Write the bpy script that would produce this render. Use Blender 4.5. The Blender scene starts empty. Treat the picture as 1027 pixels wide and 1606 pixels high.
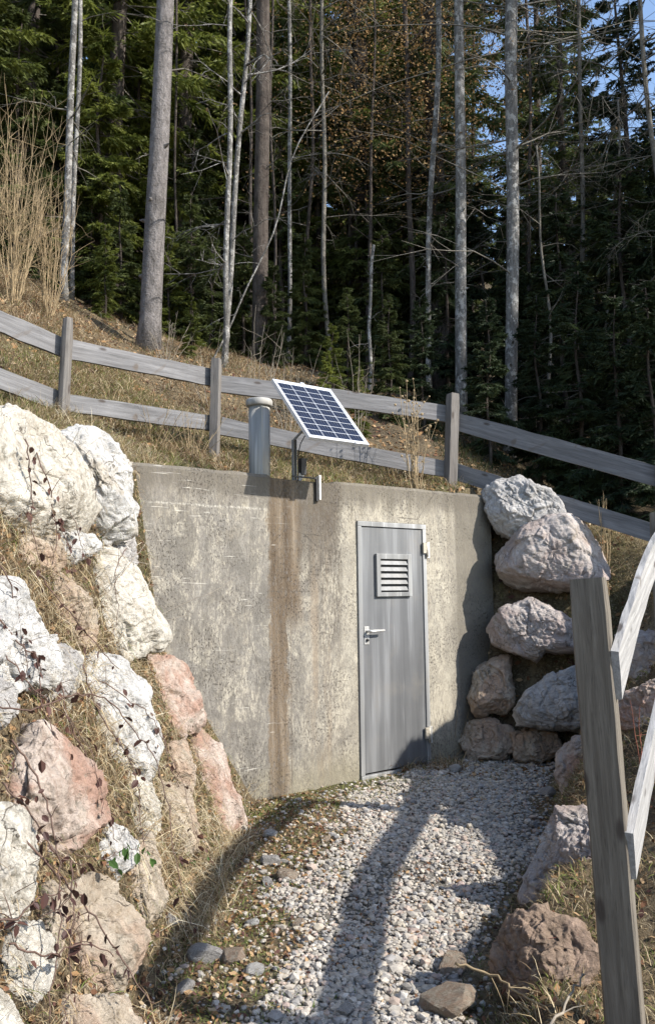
import bpy, bmesh, math, random
import numpy as np
from mathutils import Vector, Matrix, noise as mnoise
sc = bpy.context.scene
rnd = random.Random(7)
rng = np.random.default_rng(7)
PI = math.pi

# ------------------------------------------------------------------ camera
F = 1300.0                                   # focal length in photograph pixels (photograph 1027 x 1606)
pit, rol = math.radians(5.6), math.radians(.7)
cf = Vector((0, math.cos(pit), math.sin(pit)))
cu0 = Vector((0, -math.sin(pit), math.cos(pit)))
cr0 = Vector((1, 0, 0))
CR = math.cos(rol)*cr0 - math.sin(rol)*cu0
CU = math.sin(rol)*cr0 + math.cos(rol)*cu0
CAM = Vector((0, 0, 1.52))
cd = bpy.data.cameras.new('camera')
cam = bpy.data.objects.new('camera', cd)
sc.collection.objects.link(cam)
cd.sensor_fit = 'HORIZONTAL'
cd.sensor_width = 36
cd.lens = F/1027*36
cd.clip_start = .05
cd.clip_end = 400
m = Matrix((CR, CU, -cf)).transposed().to_4x4()
m.translation = CAM
cam.matrix_world = m
sc.camera = cam

# ------------------------------------------------------------------ light
SUN_EL, SUN_AZ = math.radians(36), math.radians(-22)      # azimuth measured from +x towards +y
sdir = Vector((math.cos(SUN_EL)*math.cos(SUN_AZ), math.cos(SUN_EL)*math.sin(SUN_AZ), math.sin(SUN_EL)))
wd = bpy.data.worlds.new('World')
sc.world = wd
wd.use_nodes = True
wn = wd.node_tree
bg = wn.nodes['Background']
sky = wn.nodes.new('ShaderNodeTexSky')
sky.sky_type = 'NISHITA'
sky.sun_disc = False
sky.sun_elevation = SUN_EL
sky.sun_rotation = PI/2 - SUN_AZ
sky.air_density = 1.0
sky.dust_density = .6
wn.links.new(sky.outputs[0], bg.inputs['Color'])
bg.inputs['Strength'].default_value = .15
sl = bpy.data.lights.new('sun', 'SUN')
sl.energy = 4.1
sl.angle = math.radians(.8)
sl.color = (1, .945, .86)
so = bpy.data.objects.new('sun', sl)
sc.collection.objects.link(so)
so.rotation_euler = sdir.to_track_quat('Z', 'Y').to_euler()
sc.view_settings.view_transform = 'Standard'
sc.view_settings.look = 'None'
sc.view_settings.gamma = 1
sc.view_settings.use_curve_mapping = False
sc.view_settings.exposure = .98
sc.cycles.max_bounces = 5
sc.cycles.diffuse_bounces = 3
sc.cycles.use_denoising = True

# ------------------------------------------------------------------ pixel / space helpers (photograph pixels -> places in the world)
def ray(u, v): return cf + CR*((u-513.5)/F) - CU*((v-803)/F)
def at_y(u, v, y):
    d = ray(u, v); return CAM + d*(y/d.y)
def on_plane(u, v, P, N):
    d = ray(u, v); return CAM + d*((P-CAM).dot(N)/d.dot(N))
def at_z(u, v, z):
    d = ray(u, v); return CAM + d*((z-CAM.z)/d.z)

# ------------------------------------------------------------------ object helpers
def link(o): sc.collection.objects.link(o); return o
def tag(o, label=None, cat=None, group=None, kind=None):
    if label: o['label'] = label
    if cat: o['category'] = cat
    if group: o['group'] = group
    if kind: o['kind'] = kind
    return o
def empty(name, loc=(0, 0, 0), rz=0, label=None, cat=None, group=None):
    o = link(bpy.data.objects.new(name, None)); o.location = loc; o.rotation_euler = (0, 0, rz)
    o.empty_display_size = .1
    return tag(o, label, cat, group)
def mobj(name, me, mat=None, parent=None, loc=None, smooth=False):
    if mat is not None and not me.materials: me.materials.append(mat)
    o = link(bpy.data.objects.new(name, me))
    if parent is not None: o.parent = parent
    if loc is not None: o.location = loc
    if smooth: me.shade_smooth()
    return o
def bmo(name, bm, mat, parent=None, loc=None, smooth=False):
    me = bpy.data.meshes.new(name); bm.to_mesh(me); bm.free()
    return mobj(name, me, mat, parent, loc, smooth)
def copy_tree(o, parent=None):
    c = link(o.copy()); c.parent = parent
    for ch in list(o.children): copy_tree(ch, c)
    return c
def np_mesh(name, V, faces_list):
    """V (n,3); faces_list: list of int arrays (k,3) or (k,4)"""
    me = bpy.data.meshes.new(name)
    V = np.asarray(V, np.float32)
    me.vertices.add(len(V)); me.vertices.foreach_set('co', V.ravel())
    loops = np.concatenate([np.asarray(f, np.int32).ravel() for f in faces_list])
    tot = np.concatenate([np.full(len(f), f.shape[1], np.int32) for f in faces_list])
    start = np.concatenate([[0], np.cumsum(tot)[:-1]]).astype(np.int32)
    me.loops.add(len(loops)); me.loops.foreach_set('vertex_index', loops)
    me.polygons.add(len(tot)); me.polygons.foreach_set('loop_start', start)
    me.polygons.foreach_set('loop_total', tot)
    me.update(calc_edges=True)
    return me
def set_col(me, C):
    a = me.color_attributes.new('col', 'FLOAT_COLOR', 'POINT')
    C4 = np.ones((len(C), 4), np.float32); C4[:, :3] = C
    a.data.foreach_set('color', C4.ravel())
def add_box(bm, lo, hi, M=None, jit=0, bevel=0):
    x0, y0, z0 = lo; x1, y1, z1 = hi
    vs = [bm.verts.new((x, y, z)) for x in (x0, x1) for y in (y0, y1) for z in (z0, z1)]
    if jit:
        for v in vs: v.co += Vector([rnd.uniform(-jit, jit) for _ in range(3)])
    fs = [bm.faces.new([vs[i] for i in q]) for q in ((0,1,3,2),(4,6,7,5),(0,4,5,1),(2,3,7,6),(0,2,6,4),(1,5,7,3))]
    if bevel:
        es = list({e for f in fs for e in f.edges})
        r = bmesh.ops.bevel(bm, geom=es, offset=bevel, segments=2, affect='EDGES', profile=.6)
        vs = list({v for f in r['faces'] for v in f.verts} | {v for v in vs if v.is_valid})
    if M is not None: bmesh.ops.transform(bm, matrix=M, verts=vs)
    return vs
def box_obj(name, lo, hi, mat, parent, M=None, bevel=0, jit=0):
    bm = bmesh.new(); add_box(bm, lo, hi, M, jit, bevel)
    bmesh.ops.recalc_face_normals(bm, faces=bm.faces)
    return bmo(name, bm, mat, parent)
class Tubes:
    """collects tapered tubes; builds one mesh"""
    def __init__(s): s.V = []; s.Fq = []; s.n = 0
    def add(s, pts, radii, sides=6, cap=True):
        pts = [Vector(p) for p in pts]
        k = len(pts); base = s.n
        prev = None
        for i, p in enumerate(pts):
            t = (pts[min(i+1, k-1)] - pts[max(i-1, 0)])
            t = t.normalized() if t.length > 1e-9 else Vector((0, 0, 1))
            if prev is None:
                a = t.orthogonal().normalized()
            else:
                a = prev - t*prev.dot(t)
                a = a.normalized() if a.length > 1e-6 else t.orthogonal().normalized()
            prev = a
            b = t.cross(a)
            for j in range(sides):
                an = 2*PI*j/sides
                s.V.append(p + (a*math.cos(an) + b*math.sin(an))*radii[i])
        for i in range(k-1):
            for j in range(sides):
                j2 = (j+1) % sides
                s.Fq.append((base+i*sides+j, base+i*sides+j2, base+(i+1)*sides+j2, base+(i+1)*sides+j))
        s.n += k*sides
        if cap and sides >= 4:
            for e, i in ((0, 0), (1, k-1)):
                s.V.append(pts[i].copy()); c = s.n; s.n += 1
                for j in range(sides):
                    j2 = (j+1) % sides
                    a_, b_ = base+i*sides+j, base+i*sides+j2
                    s.Fq.append((a_, b_, c, c) if e else (b_, a_, c, c))
    def mesh(s, name):
        q = [f for f in s.Fq if f[2] != f[3]]; t = [f[:3] for f in s.Fq if f[2] == f[3]]
        fl = []
        if q: fl.append(np.array(q, np.int32))
        if t: fl.append(np.array(t, np.int32))
        me = np_mesh(name, np.array([tuple(v) for v in s.V]), fl)
        me.shade_smooth()
        return me

# ------------------------------------------------------------------ material helpers
class NT:
    def __init__(s, name, rough=.85, spec=.3):
        s.m = bpy.data.materials.new(name); s.m.use_nodes = True
        s.t = s.m.node_tree; s.b = s.t.nodes['Principled BSDF']
        s.b.inputs['Roughness'].default_value = rough
        s.b.inputs['Specular IOR Level'].default_value = spec
        s._o = None
    def n(s, typ, **kw):
        x = s.t.nodes.new('ShaderNode'+typ)
        for k, v in kw.items(): setattr(x, k, v)
        return x
    def l(s, a, b): s.t.links.new(a, b)
    def obj(s):
        if s._o is None: s._o = s.n('TexCoord').outputs['Object']
        return s._o
    def pos(s): return s.n('NewGeometry').outputs['Position']
    def scale(s, vec, x, y, z, loc=(0, 0, 0), rot=(0, 0, 0)):
        mp = s.n('Mapping'); mp.inputs['Scale'].default_value = (x, y, z)
        mp.inputs['Location'].default_value = loc; mp.inputs['Rotation'].default_value = rot
        s.l(vec, mp.inputs['Vector']); return mp.outputs[0]
    def noise(s, vec, sc_, det=4, rough=.55, dist=0):
        x = s.n('TexNoise'); x.inputs['Scale'].default_value = sc_; x.inputs['Detail'].default_value = det
        x.inputs['Roughness'].default_value = rough; x.inputs['Distortion'].default_value = dist
        s.l(vec, x.inputs['Vector']); return x.outputs['Fac']
    def voro(s, vec, sc_, feat='F1', out='Distance'):
        x = s.n('TexVoronoi', feature=feat); x.inputs['Scale'].default_value = sc_
        s.l(vec, x.inputs['Vector']); return x.outputs[out]
    def step(s, f, a, b, lo=0, hi=1):
        x = s.n('MapRange', interpolation_type='SMOOTHSTEP')
        if isinstance(f, (int, float)): x.inputs['Value'].default_value = f
        else: s.l(f, x.inputs['Value'])
        for k, v in (('From Min', a), ('From Max', b), ('To Min', lo), ('To Max', hi)): x.inputs[k].default_value = v
        return x.outputs['Result']
    def math(s, op, a, b=None):
        x = s.n('Math', operation=op)
        for i, v in enumerate((a, b)):
            if v is None: continue
            if isinstance(v, (int, float)): x.inputs[i].default_value = v
            else: s.l(v, x.inputs[i])
        return x.outputs[0]
    def mix(s, f, a, b, mode='MIX'):
        x = s.n('Mix', data_type='RGBA', blend_type=mode)
        for k, v in ((0, f), (6, a), (7, b)):
            if isinstance(v, (int, float)): x.inputs[k].default_value = v
            elif isinstance(v, tuple): x.inputs[k].default_value = (*v, 1)
            else: s.l(v, x.inputs[k])
        return x.outputs[2]
    def ramp(s, f, stops):
        x = s.n('ValToRGB'); e = x.color_ramp.elements
        while len(e) < len(stops): e.new(.5)
        for el, (p, c) in zip(e, stops): el.position = p; el.color = (*c, 1)
        s.l(f, x.inputs[0]); return x.outputs[0]
    def bump(s, h, strength=.5, dist=.01, prev=None):
        x = s.n('Bump'); x.inputs['Strength'].default_value = strength; x.inputs['Distance'].default_value = dist
        s.l(h, x.inputs['Height'])
        if prev is not None: s.l(prev, x.inputs['Normal'])
        return x.outputs[0]
    def done(s, col=None, nrm=None, rough=None, metal=None):
        for k, v in (('Base Color', col), ('Roughness', rough), ('Metallic', metal)):
            if v is None: continue
            if isinstance(v, tuple): s.b.inputs[k].default_value = (*v, 1)
            elif isinstance(v, (int, float)): s.b.inputs[k].default_value = v
            else: s.l(v, s.b.inputs[k])
        if nrm is not None: s.l(nrm, s.b.inputs['Normal'])
        return s.m

def m_concrete():
    t = NT('weathered_concrete', .9, .2)
    o = t.obj(); sp = t.n('SeparateXYZ'); t.l(o, sp.inputs[0]); X, Z = sp.outputs['X'], sp.outputs['Z']
    big = t.noise(o, 1.6, 5, .6, .4)
    med = t.noise(o, 7, 6, .65)
    streak = t.noise(t.scale(o, 14, 4, .9), 1, 6, .65)
    fine = t.noise(t.scale(o, 2, 1, 1), 45, 4, .6)
    speck = t.noise(t.scale(o, 1.5, 1, .8), 60, 3, .7)
    c = t.ramp(big, [(.34, (.20, .187, .16)), (.5, (.31, .285, .235)), (.64, (.40, .365, .295))])
    c = t.mix(t.step(streak, .42, .62, 0, .6), c, (.27, .235, .185))
    c = t.mix(t.step(med, .42, .62, 0, .45), c, (.46, .425, .345))
    mot = t.noise(t.scale(o, 2.2, 1, .9), 13, 7, .78, .3)
    c = t.mix(t.step(mot, .47, .58, 0, .6), c, (.21, .195, .17))
    c = t.mix(t.step(fine, .55, .64, 0, .45), c, (.50, .465, .39))
    big2 = t.noise(t.scale(o, 1.5, 1, .8, (3, 1, 2)), 2.3, 8, .75, .9)
    c = t.mix(t.math('MULTIPLY', t.step(big2, .47, .60), t.step(X, .3, -.4, .35, .8)), c, (.155, .143, .125))
    vst = t.noise(t.scale(o, 9, 1, .55, (5, 0, 1)), 1, 7, .7, .2)
    c = t.mix(t.step(vst, .50, .62, 0, .5), c, (.19, .165, .13))
    # grey lichen bloom on the left part
    left = t.step(t.math('ADD', X, t.math('MULTIPLY', big, .5)), -.2, -.75)
    lg = t.math('MULTIPLY', left, t.step(t.math('ADD', med, t.math('MULTIPLY', big, .5)), .62, .80))
    c = t.mix(t.math('MULTIPLY', lg, .62), c, (.20, .188, .172))
    blot = t.math('MULTIPLY', t.step(t.noise(t.scale(o, 6, 2, 2.4), 1, 6, .72), .52, .70), .42)
    c = t.mix(blot, c, (.17, .16, .145))
    cream = t.math('MULTIPLY', t.step(t.noise(t.scale(o, 1.6, 1, .7), 3.2, 9, .8, .8), .49, .60, 0, .6), t.step(X, 1.2, .9))
    c = t.mix(cream, c, (.52, .475, .38))
    # pour joint and darker top strip
    top = t.step(t.math('ADD', Z, t.math('MULTIPLY', med, .10)), 2.19, 2.23)
    topm = t.math('MULTIPLY', t.math('MULTIPLY', top, t.step(X, -.75, -.95)), t.step(t.noise(o, 5, 5, .6), .36, .5, 0, .6))
    c = t.mix(topm, c, (.25, .225, .19))
    seam = t.math('MULTIPLY', t.step(t.math('ABSOLUTE', t.math('SUBTRACT', t.math('ADD', Z, t.math('MULTIPLY', med, .05)), 2.16)), .012, .002), t.step(X, -.6, -.9, 0, .5))
    c = t.mix(seam, c, (.6, .57, .5))
    c = t.mix(t.math('MULTIPLY', t.step(t.noise(t.scale(o, 3, 1, 1.2), 16, 6, .75), .50, .58), t.step(X, -.1, -.5, .25, .7)), c, (.19, .175, .155))
    c = t.mix(t.step(X, -.35, .05, 0, .30), c, (.46, .415, .325))
    # brown runoff band under the vent pipe
    Xd = t.math('ADD', X, t.math('MULTIPLY', t.math('SUBTRACT', t.noise(t.scale(o, 4, 3, 2.2), 1.7, 8, .78), .5), .22))
    band = t.math('MULTIPLY', t.step(Xd, -.855, -.825), t.step(Xd, -.665, -.70))
    bandw = t.math('MULTIPLY', t.step(Xd, -.86, -.82), t.step(Xd, -.50, -.62))
    bandw = t.math('MULTIPLY', bandw, t.step(Z, 1.15, 1.5))
    band = t.math('MAXIMUM', band, bandw)
    bcol = t.ramp(streak, [(.36, (.085, .06, .038)), (.52, (.15, .112, .075)), (.68, (.26, .21, .155))])
    c = t.mix(t.math('MULTIPLY', band, .9), c, bcol)
    # second paler runoff right of it and the dark patch below the bracket
    b2 = t.math('MULTIPLY', t.math('MULTIPLY', t.step(Xd, -.5, -.42), t.step(Xd, -.20, -.34)), t.step(t.noise(t.scale(o, 9, 2, .8), 1.4, 5, .6), .4, .62, 0, .75))
    c = t.mix(b2, c, (.27, .215, .155))
    zz = t.math('ADD', Z, t.math('MULTIPLY', t.noise(t.scale(o, 12, 3, 1), 1, 5, .6), .9))
    dk = t.math('MULTIPLY', t.math('MULTIPLY', t.step(Xd, -.85, -.70), t.step(Xd, -.14, -.22)), t.step(zz, 1.95, 2.6))
    c = t.mix(t.math('MULTIPLY', dk, .9), c, (.085, .068, .052))
    # thin dirt line along the whole top edge, boulder shadow painted over the right end
    c = t.mix(t.math('MULTIPLY', t.step(zz, 2.55, 2.85), .65), c, (.15, .132, .10))
    shade_rt = t.math('MULTIPLY', t.step(t.math('ADD', X, t.math('MULTIPLY', streak, .35)), 1.18, 1.38), .8)
    c = t.mix(shade_rt, c, (.14, .125, .10))
    # splash zone at the foot
    foot = t.step(t.math('ADD', Z, t.math('MULTIPLY', med, -.3)), .25, -.02, 0, .7)
    c = t.mix(foot, c, (.24, .215, .15))
    dl = t.noise(t.scale(o, 1.8, 1, .9, (7, 0, 3)), 3.2, 9, .8, .6)
    c = t.mix(t.math('MULTIPLY', t.step(dl, .46, .58), t.step(X, -.2, -.9, .1, .72)), c, (.135, .124, .108))
    dfine = t.noise(t.scale(o, 2.5, 1, .6, (1, 0, 9)), 22, 6, .8)
    c = t.mix(t.math('MULTIPLY', t.step(dfine, .50, .57), t.step(X, -.2, -.9, .12, .6)), c, (.13, .12, .105))
    c = t.mix(t.math('MULTIPLY', t.step(t.math('ADD', Z, t.math('MULTIPLY', dl, .35)), 2.33, 2.46), .6), c, (.12, .105, .085))
    s2 = t.math('MULTIPLY', t.math('MULTIPLY', t.step(Xd, -.44, -.36), t.step(Xd, -.12, -.20)), t.step(dfine, .44, .56, 0, .8))
    c = t.mix(t.math('MULTIPLY', s2, t.step(Z, .5, 1.9, .25, 1)), c, (.10, .085, .068))
    jt = t.step(t.math('ABSOLUTE', t.math('ADD', X, .648)), .005, .001, 0, .7)
    c = t.mix(jt, c, (.14, .11, .08))
    c = t.mix(t.math('MULTIPLY', band, .75), c, bcol)
    # black pits and spots
    grain = t.noise(t.scale(o, 1.6, 1, .55), 34, 5, .75)
    gmask = t.step(t.noise(t.scale(o, 1.3, 1, .8), 2.0, 5, .65), .38, .60, .15, 1)
    c = t.mix(t.math('MULTIPLY', t.step(grain, .50, .60), t.math('MULTIPLY', gmask, .75)), c, (.15, .135, .12))
    pit_ = t.math('MULTIPLY', t.step(speck, .56, .62), t.step(t.noise(o, 2.6, 5, .6), .42, .62, .15, 1))
    c = t.mix(t.math('MULTIPLY', pit_, .85), c, (.07, .06, .05))
    # scratches left by brush growing in the wind
    scr = t.noise(t.scale(o, 3, 1, 60, rot=(0, .45, 0)), 1, 3, .5, 1.0)
    c = t.mix(t.math('MULTIPLY', t.step(scr, .66, .72, 0, .5), t.step(X, -.5, -1.0)), c, (.68, .65, .58))
    # hairline cracks
    h = t.math('ADD', t.math('MULTIPLY', t.math('ADD', fine, grain), .5), t.math('MULTIPLY', t.math('SUBTRACT', med, pit_), .8))
    cr = t.voro(t.scale(t.n('VectorMath', operation='ADD').outputs[0] if False else o, 1, 1, 1.5), 1.15, 'DISTANCE_TO_EDGE')
    crk = t.math('MULTIPLY', t.step(cr, .006, .001), t.step(t.noise(o, 1.1, 3), .52, .6))
    c = t.mix(t.math('MULTIPLY', crk, .6), c, (.08, .07, .06))
    nb = t.bump(h, .9, .006)
    nb = t.bump(t.noise(o, 3, 3), .5, .02, nb)
    return t.done(c, nb)
def m_steel(name, base, metal=.75, rough=.42, streaky=1):
    t = NT(name, rough, .5); o = t.obj()
    st = t.noise(t.scale(o, 11, 11, .7), 1, 4, .5); st2 = t.noise(t.scale(o, 130, 130, 2.2), 1, 4, .6); bl = t.noise(o, 3.5, 5, .6)
    c = t.ramp(st, [(.30, tuple(x*.72 for x in base)), (.5, base), (.66, tuple(min(1, x*1.5) for x in base))])
    c = t.mix(t.step(st2, .4, .7, 0, .4*streaky), c, tuple(x*.6 for x in base))
    c = t.mix(t.step(bl, .5, .75, 0, .35), c, (.24, .215, .175))
    c = t.mix(t.step(t.noise(t.scale(o, 30, 30, 1.1, (2, 2, 0)), 1, 3, .5), .60, .70, 0, .5), c, tuple(min(1, x*2.1) for x in base))
    return t.done(c, t.bump(st2, .15, .001), t.math('ADD', t.math('MULTIPLY', bl, .35), rough-.15), metal)
def m_plain(name, col, rough=.6, metal=0, var=.25, sc_=20):
    t = NT(name, rough, .4); o = t.obj()
    c = t.mix(t.step(t.noise(o, sc_, 5, .6), .3, .7), tuple(x*(1-var) for x in col), tuple(min(1, x*(1+var)) for x in col))
    return t.done(c, t.bump(t.noise(o, sc_*3, 3), .15, .002), None, metal)
def m_wood(name, dark, light, along='X', sc_=1):
    t = NT(name, .85, .25); o = t.obj()
    s = (1.2, 22, 22) if along == 'X' else (22, 22, 1.2)
    ri = t.n('ObjectInfo').outputs['Random']
    mp = t.n('Mapping'); mp.inputs['Scale'].default_value = s; t.l(o, mp.inputs['Vector'])
    cb = t.n('CombineXYZ'); t.l(t.math('MULTIPLY', ri, 37.), cb.inputs[0]); t.l(t.math('MULTIPLY', ri, 91.), cb.inputs[1]); t.l(cb.outputs[0], mp.inputs['Location'])
    g = t.noise(mp.outputs[0], 1.5*sc_, 6, .65, .6)
    g2 = t.noise(mp.outputs[0], 6*sc_, 4, .7)
    blot = t.noise(o, 5, 5, .7)
    c = t.ramp(g, [(.3, dark), (.52, tuple((a+b)/2 for a, b in zip(dark, light))), (.7, light)])
    c = t.mix(t.step(g2, .55, .7, 0, .55), c, tuple(x*.55 for x in dark))
    c = t.mix(t.step(blot, .52, .75, 0, .5), c, tuple(x*.6 for x in light))
    kv = t.n('TexVoronoi'); kv.inputs['Scale'].default_value = 1.0
    t.l(t.scale(o, *( (3.2, 9, 9) if along == 'X' else (9, 9, 3.2))), kv.inputs['Vector'])
    c = t.mix(t.step(kv.outputs['Distance'], .17, .09, 0, .8), c, (.055, .042, .035))
    kn = t.noise(o, 2.3, 3, .5, 1.5)
    c = t.mix(t.step(kn, .68, .74, 0, .6), c, (.10, .075, .055))
    nb = t.bump(t.math('ADD', g, t.math('MULTIPLY', g2, .7)), .7, .004)
    return t.done(c, nb)
def m_bark(name, dark, light, vscale=1, blotch=None, lo=.5):
    t = NT(name, .95, .15); o = t.obj()
    g = t.noise(t.scale(o, 16, 16, 5*vscale), 1.2, 6, .7, .5); g2 = t.noise(o, 38, 4, .65)
    c = t.ramp(g, [(.32, dark), (.68, light)])
    c = t.mix(t.step(t.noise(t.scale(o, 4, 4, 2.2), 1.3, 6, .7), .48, .62, 0, .55), c, tuple(x*.8 for x in dark))
    if blotch: c = t.mix(t.step(t.noise(t.scale(o, 11, 11, 9), 1, 5, .7), lo-.02, lo+.05, 0, .9), c, blotch)
    c = t.mix(t.step(g2, .56, .7, 0, .6), c, tuple(x*.5 for x in dark))
    nb = t.bump(t.math('ADD', g, t.math('MULTIPLY', g2, .6)), 1, .035)
    return t.done(c, nb)
def m_foliage(name, dark, light, trans=.25):
    t = NT(name, .6, .3)
    p = t.pos(); ri = t.n('ObjectInfo').outputs['Random']
    f = t.math('ADD', t.math('MULTIPLY', t.noise(p, 1.6, 3, .6), .7), t.math('MULTIPLY', t.noise(p, 14, 2, .5), .3))
    c = t.ramp(f, [(.36, dark), (.62, light)])
    c = t.mix(t.math('MULTIPLY', ri, .45), c, tuple(x*.62 for x in dark))
    t.done(c)
    tr = t.n('BsdfTranslucent'); t.l(c, tr.inputs[0]); mx = t.n('MixShader'); mx.inputs[0].default_value = trans
    out = t.t.nodes['Material Output']
    t.l(t.b.outputs[0], mx.inputs[1]); t.l(tr.outputs[0], mx.inputs[2]); t.l(mx.outputs[0], out.inputs[0])
    return t.m
def m_attr(name, rough=.8, trans=.0, spec=.2, var=0):
    t = NT(name, rough, spec); a = t.n('Attribute', attribute_name='col'); c = a.outputs['Color']
    if var:
        c = t.mix(t.step(t.noise(t.pos(), 45, 4, .6), .35, .65, 0, var), c, (.16, .14, .12), 'MIX')
        t.done(c, t.bump(t.noise(t.pos(), 90, 4), .5, .003))
    else: t.done(c)
    if trans:
        tr = t.n('BsdfTranslucent'); t.l(c, tr.inputs[0]); mx = t.n('MixShader'); mx.inputs[0].default_value = trans
        t.l(t.b.outputs[0], mx.inputs[1]); t.l(tr.outputs[0], mx.inputs[2]); t.l(mx.outputs[0], t.t.nodes['Material Output'].inputs[0])
    return t.m
def m_rock(name, base, vein, dirt, pink=None, veindir=(.3, .5, .2)):
    t = NT(name, .85, .25); o = t.obj()
    ri = t.n('ObjectInfo').outputs['Random']
    va = t.n('VectorMath', operation='ADD'); cb = t.n('CombineXYZ')
    t.l(t.math('MULTIPLY', ri, 20.), cb.inputs[0]); t.l(o, va.inputs[0]); t.l(cb.outputs[0], va.inputs[1]); o = va.outputs[0]
    big = t.noise(o, 3.5, 5, .6, .5)
    vn = t.noise(t.scale(o, 4, 16, 5, rot=veindir), 1.1, 8, .72, 1.2)
    fn = t.noise(o, 38, 6, .7)
    c = t.ramp(vn, [(.30, vein), (.48, base), (.66, tuple(min(1, x*1.18) for x in base))])
    if pink: c = t.mix(t.step(big, .40, .60, 0, .85), c, pink)
    c = t.mix(t.step(t.noise(o, 6, 7, .72, .6), .52, .68, 0, .6), c, vein)
    c = t.mix(t.step(t.noise(o, 1.9, 6, .7), .56, .70, 0, .6), c, dirt)
    c = t.mix(t.step(fn, .58, .68, 0, .5), c, tuple(x*.5 for x in vein))
    t_n = t.n('VectorMath', operation='ADD'); nv_ = t.n('TexNoise'); nv_.inputs['Scale'].default_value = 7; t.l(o, nv_.inputs['Vector']); t.l(t.scale(o, 1, 2.6, 1, rot=(.5, .4, .8)), t_n.inputs[0]); t.l(t.scale(nv_.outputs['Color'], .25, .25, .25), t_n.inputs[1])
    ck = t.voro(t_n.outputs[0], 4.2, 'DISTANCE_TO_EDGE')
    ckm = t.math('MULTIPLY', t.step(ck, .018, .002), t.step(t.noise(o, 4, 4), .50, .62))
    c = t.mix(t.math('MULTIPLY', ckm, .8), c, (.07, .055, .04))
    sk = t.noise(t.scale(o, 3, 30, 9, rot=(.2, .9, .4)), 1, 6, .7, .4)
    c = t.mix(t.step(sk, .56, .66, 0, .6), c, tuple(x*.62 for x in vein))
    lic = t.math('MULTIPLY', t.step(t.noise(o, 16, 6, .75), .56, .62), t.step(t.noise(o, 2.2, 3), .5, .6))
    c = t.mix(t.math('MULTIPLY', lic, .6), c, (.20, .19, .15))
    h = t.math('ADD', vn, t.math('MULTIPLY', fn, .35))
    nb = t.bump(h, 1.0, .035)
    nb = t.bump(t.math('SUBTRACT', t.noise(o, 12, 8, .75, .3), ckm), .5, .03, nb)
    return t.done(c, nb)
M = dict(
    concrete=m_concrete(),
    door=m_steel('door_steel', (.165, .168, .172), .3, .48, .6),
    frame=m_steel('frame_steel', (.26, .262, .26), .3, .5, .4),
    pipe=m_steel('pipe_zinc', (.30, .293, .275), 0, .6, .2),
    chrome=m_plain('pale_steel', (.62, .61, .58), .35, .5, .15),
    hinge=m_plain('hinge_steel', (.42, .38, .31), .55, .3, .3, 60),
    dark=m_plain('black_plastic', (.02, .02, .022), .5),
    alu=m_plain('aluminium_frame', (.66, .67, .69), .38, .35, .08),
    fence=m_wood('weathered_board', (.10, .098, .10), (.23, .228, .235)),
    post=m_wood('weathered_post', (.10, .09, .083), (.22, .205, .19), 'Z'),
    nearpost=m_wood('near_post_wood', (.10, .085, .068), (.22, .195, .16), 'Z', 1.4),
    nearrail=m_wood('near_rail_wood', (.22, .215, .21), (.42, .41, .40), 'X', 1.5),
    bark=m_bark('spruce_bark', (.10, .092, .088), (.26, .24, .235), 1.3),
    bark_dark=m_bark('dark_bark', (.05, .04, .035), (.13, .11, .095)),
    bark_pale=m_bark('pale_bark', (.09, .085, .08), (.26, .25, .235), .6, (.40, .39, .37), .53),
    bark_thin=m_bark('pale_branch_bark', (.11, .10, .085), (.27, .25, .215), 1),
    straw_stem=m_plain('dry_shoot', (.30, .225, .13), .8, 0, .3, 15),
    red_stem=m_plain('red_shoot', (.20, .07, .045), .7, 0, .3, 15),
    vine=m_plain('bramble_stem', (.10, .06, .045), .7, 0, .3, 15),
    twig=m_plain('grey_twig', (.25, .215, .17), .85, 0, .3, 15),
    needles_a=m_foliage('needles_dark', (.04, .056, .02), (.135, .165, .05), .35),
    needles_b=m_foliage('needles_painted_sun', (.075, .10, .02), (.25, .28, .06), .4),  # brighter copy of the spruce needles, sunlight put into the colour
    needles_c=m_foliage('needles_painted_shade', (.02, .034, .017), (.06, .085, .035), .3),  # near-black copy of the spruce needles, forest shade put into the colour
    leaf_brown=m_foliage('beech_leaf', (.13, .075, .03), (.30, .185, .085), .35),
    bramble_leaf=m_foliage('bramble_leaf', (.045, .022, .022), (.115, .055, .04), .15),
    green_leaf=m_foliage('green_leaf', (.03, .075, .015), (.09, .16, .035), .3),
    attr=m_attr('grass_blades', .75, .25), stone=m_attr('gravel_stone', .85, 0, .25, .35),
    rock_white=m_rock('white_rock', (.56, .545, .52), (.30, .295, .29), (.42, .34, .23)),
    rock_cream=m_rock('cream_rock', (.56, .525, .46), (.36, .31, .24), (.38, .28, .17), None),
    rock_pink=m_rock('pink_rock', (.50, .42, .36), (.33, .25, .20), (.36, .29, .21), (.38, .225, .165)),
    rock_grey=m_rock('grey_rock', (.44, .42, .40), (.25, .235, .225), (.28, .235, .17)),
    rock_rose=m_rock('rose_grey_rock', (.47, .42, .385), (.27, .225, .20), (.30, .24, .17), (.40, .32, .285)),
    rock_tan=m_rock('tan_rock', (.46, .395, .315), (.28, .225, .165), (.28, .21, .14), (.42, .30, .22)),
    rock_brown=m_rock('brown_rock', (.30, .22, .16), (.17, .12, .085), (.16, .13, .06), (.36, .26, .20)),
)

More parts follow.
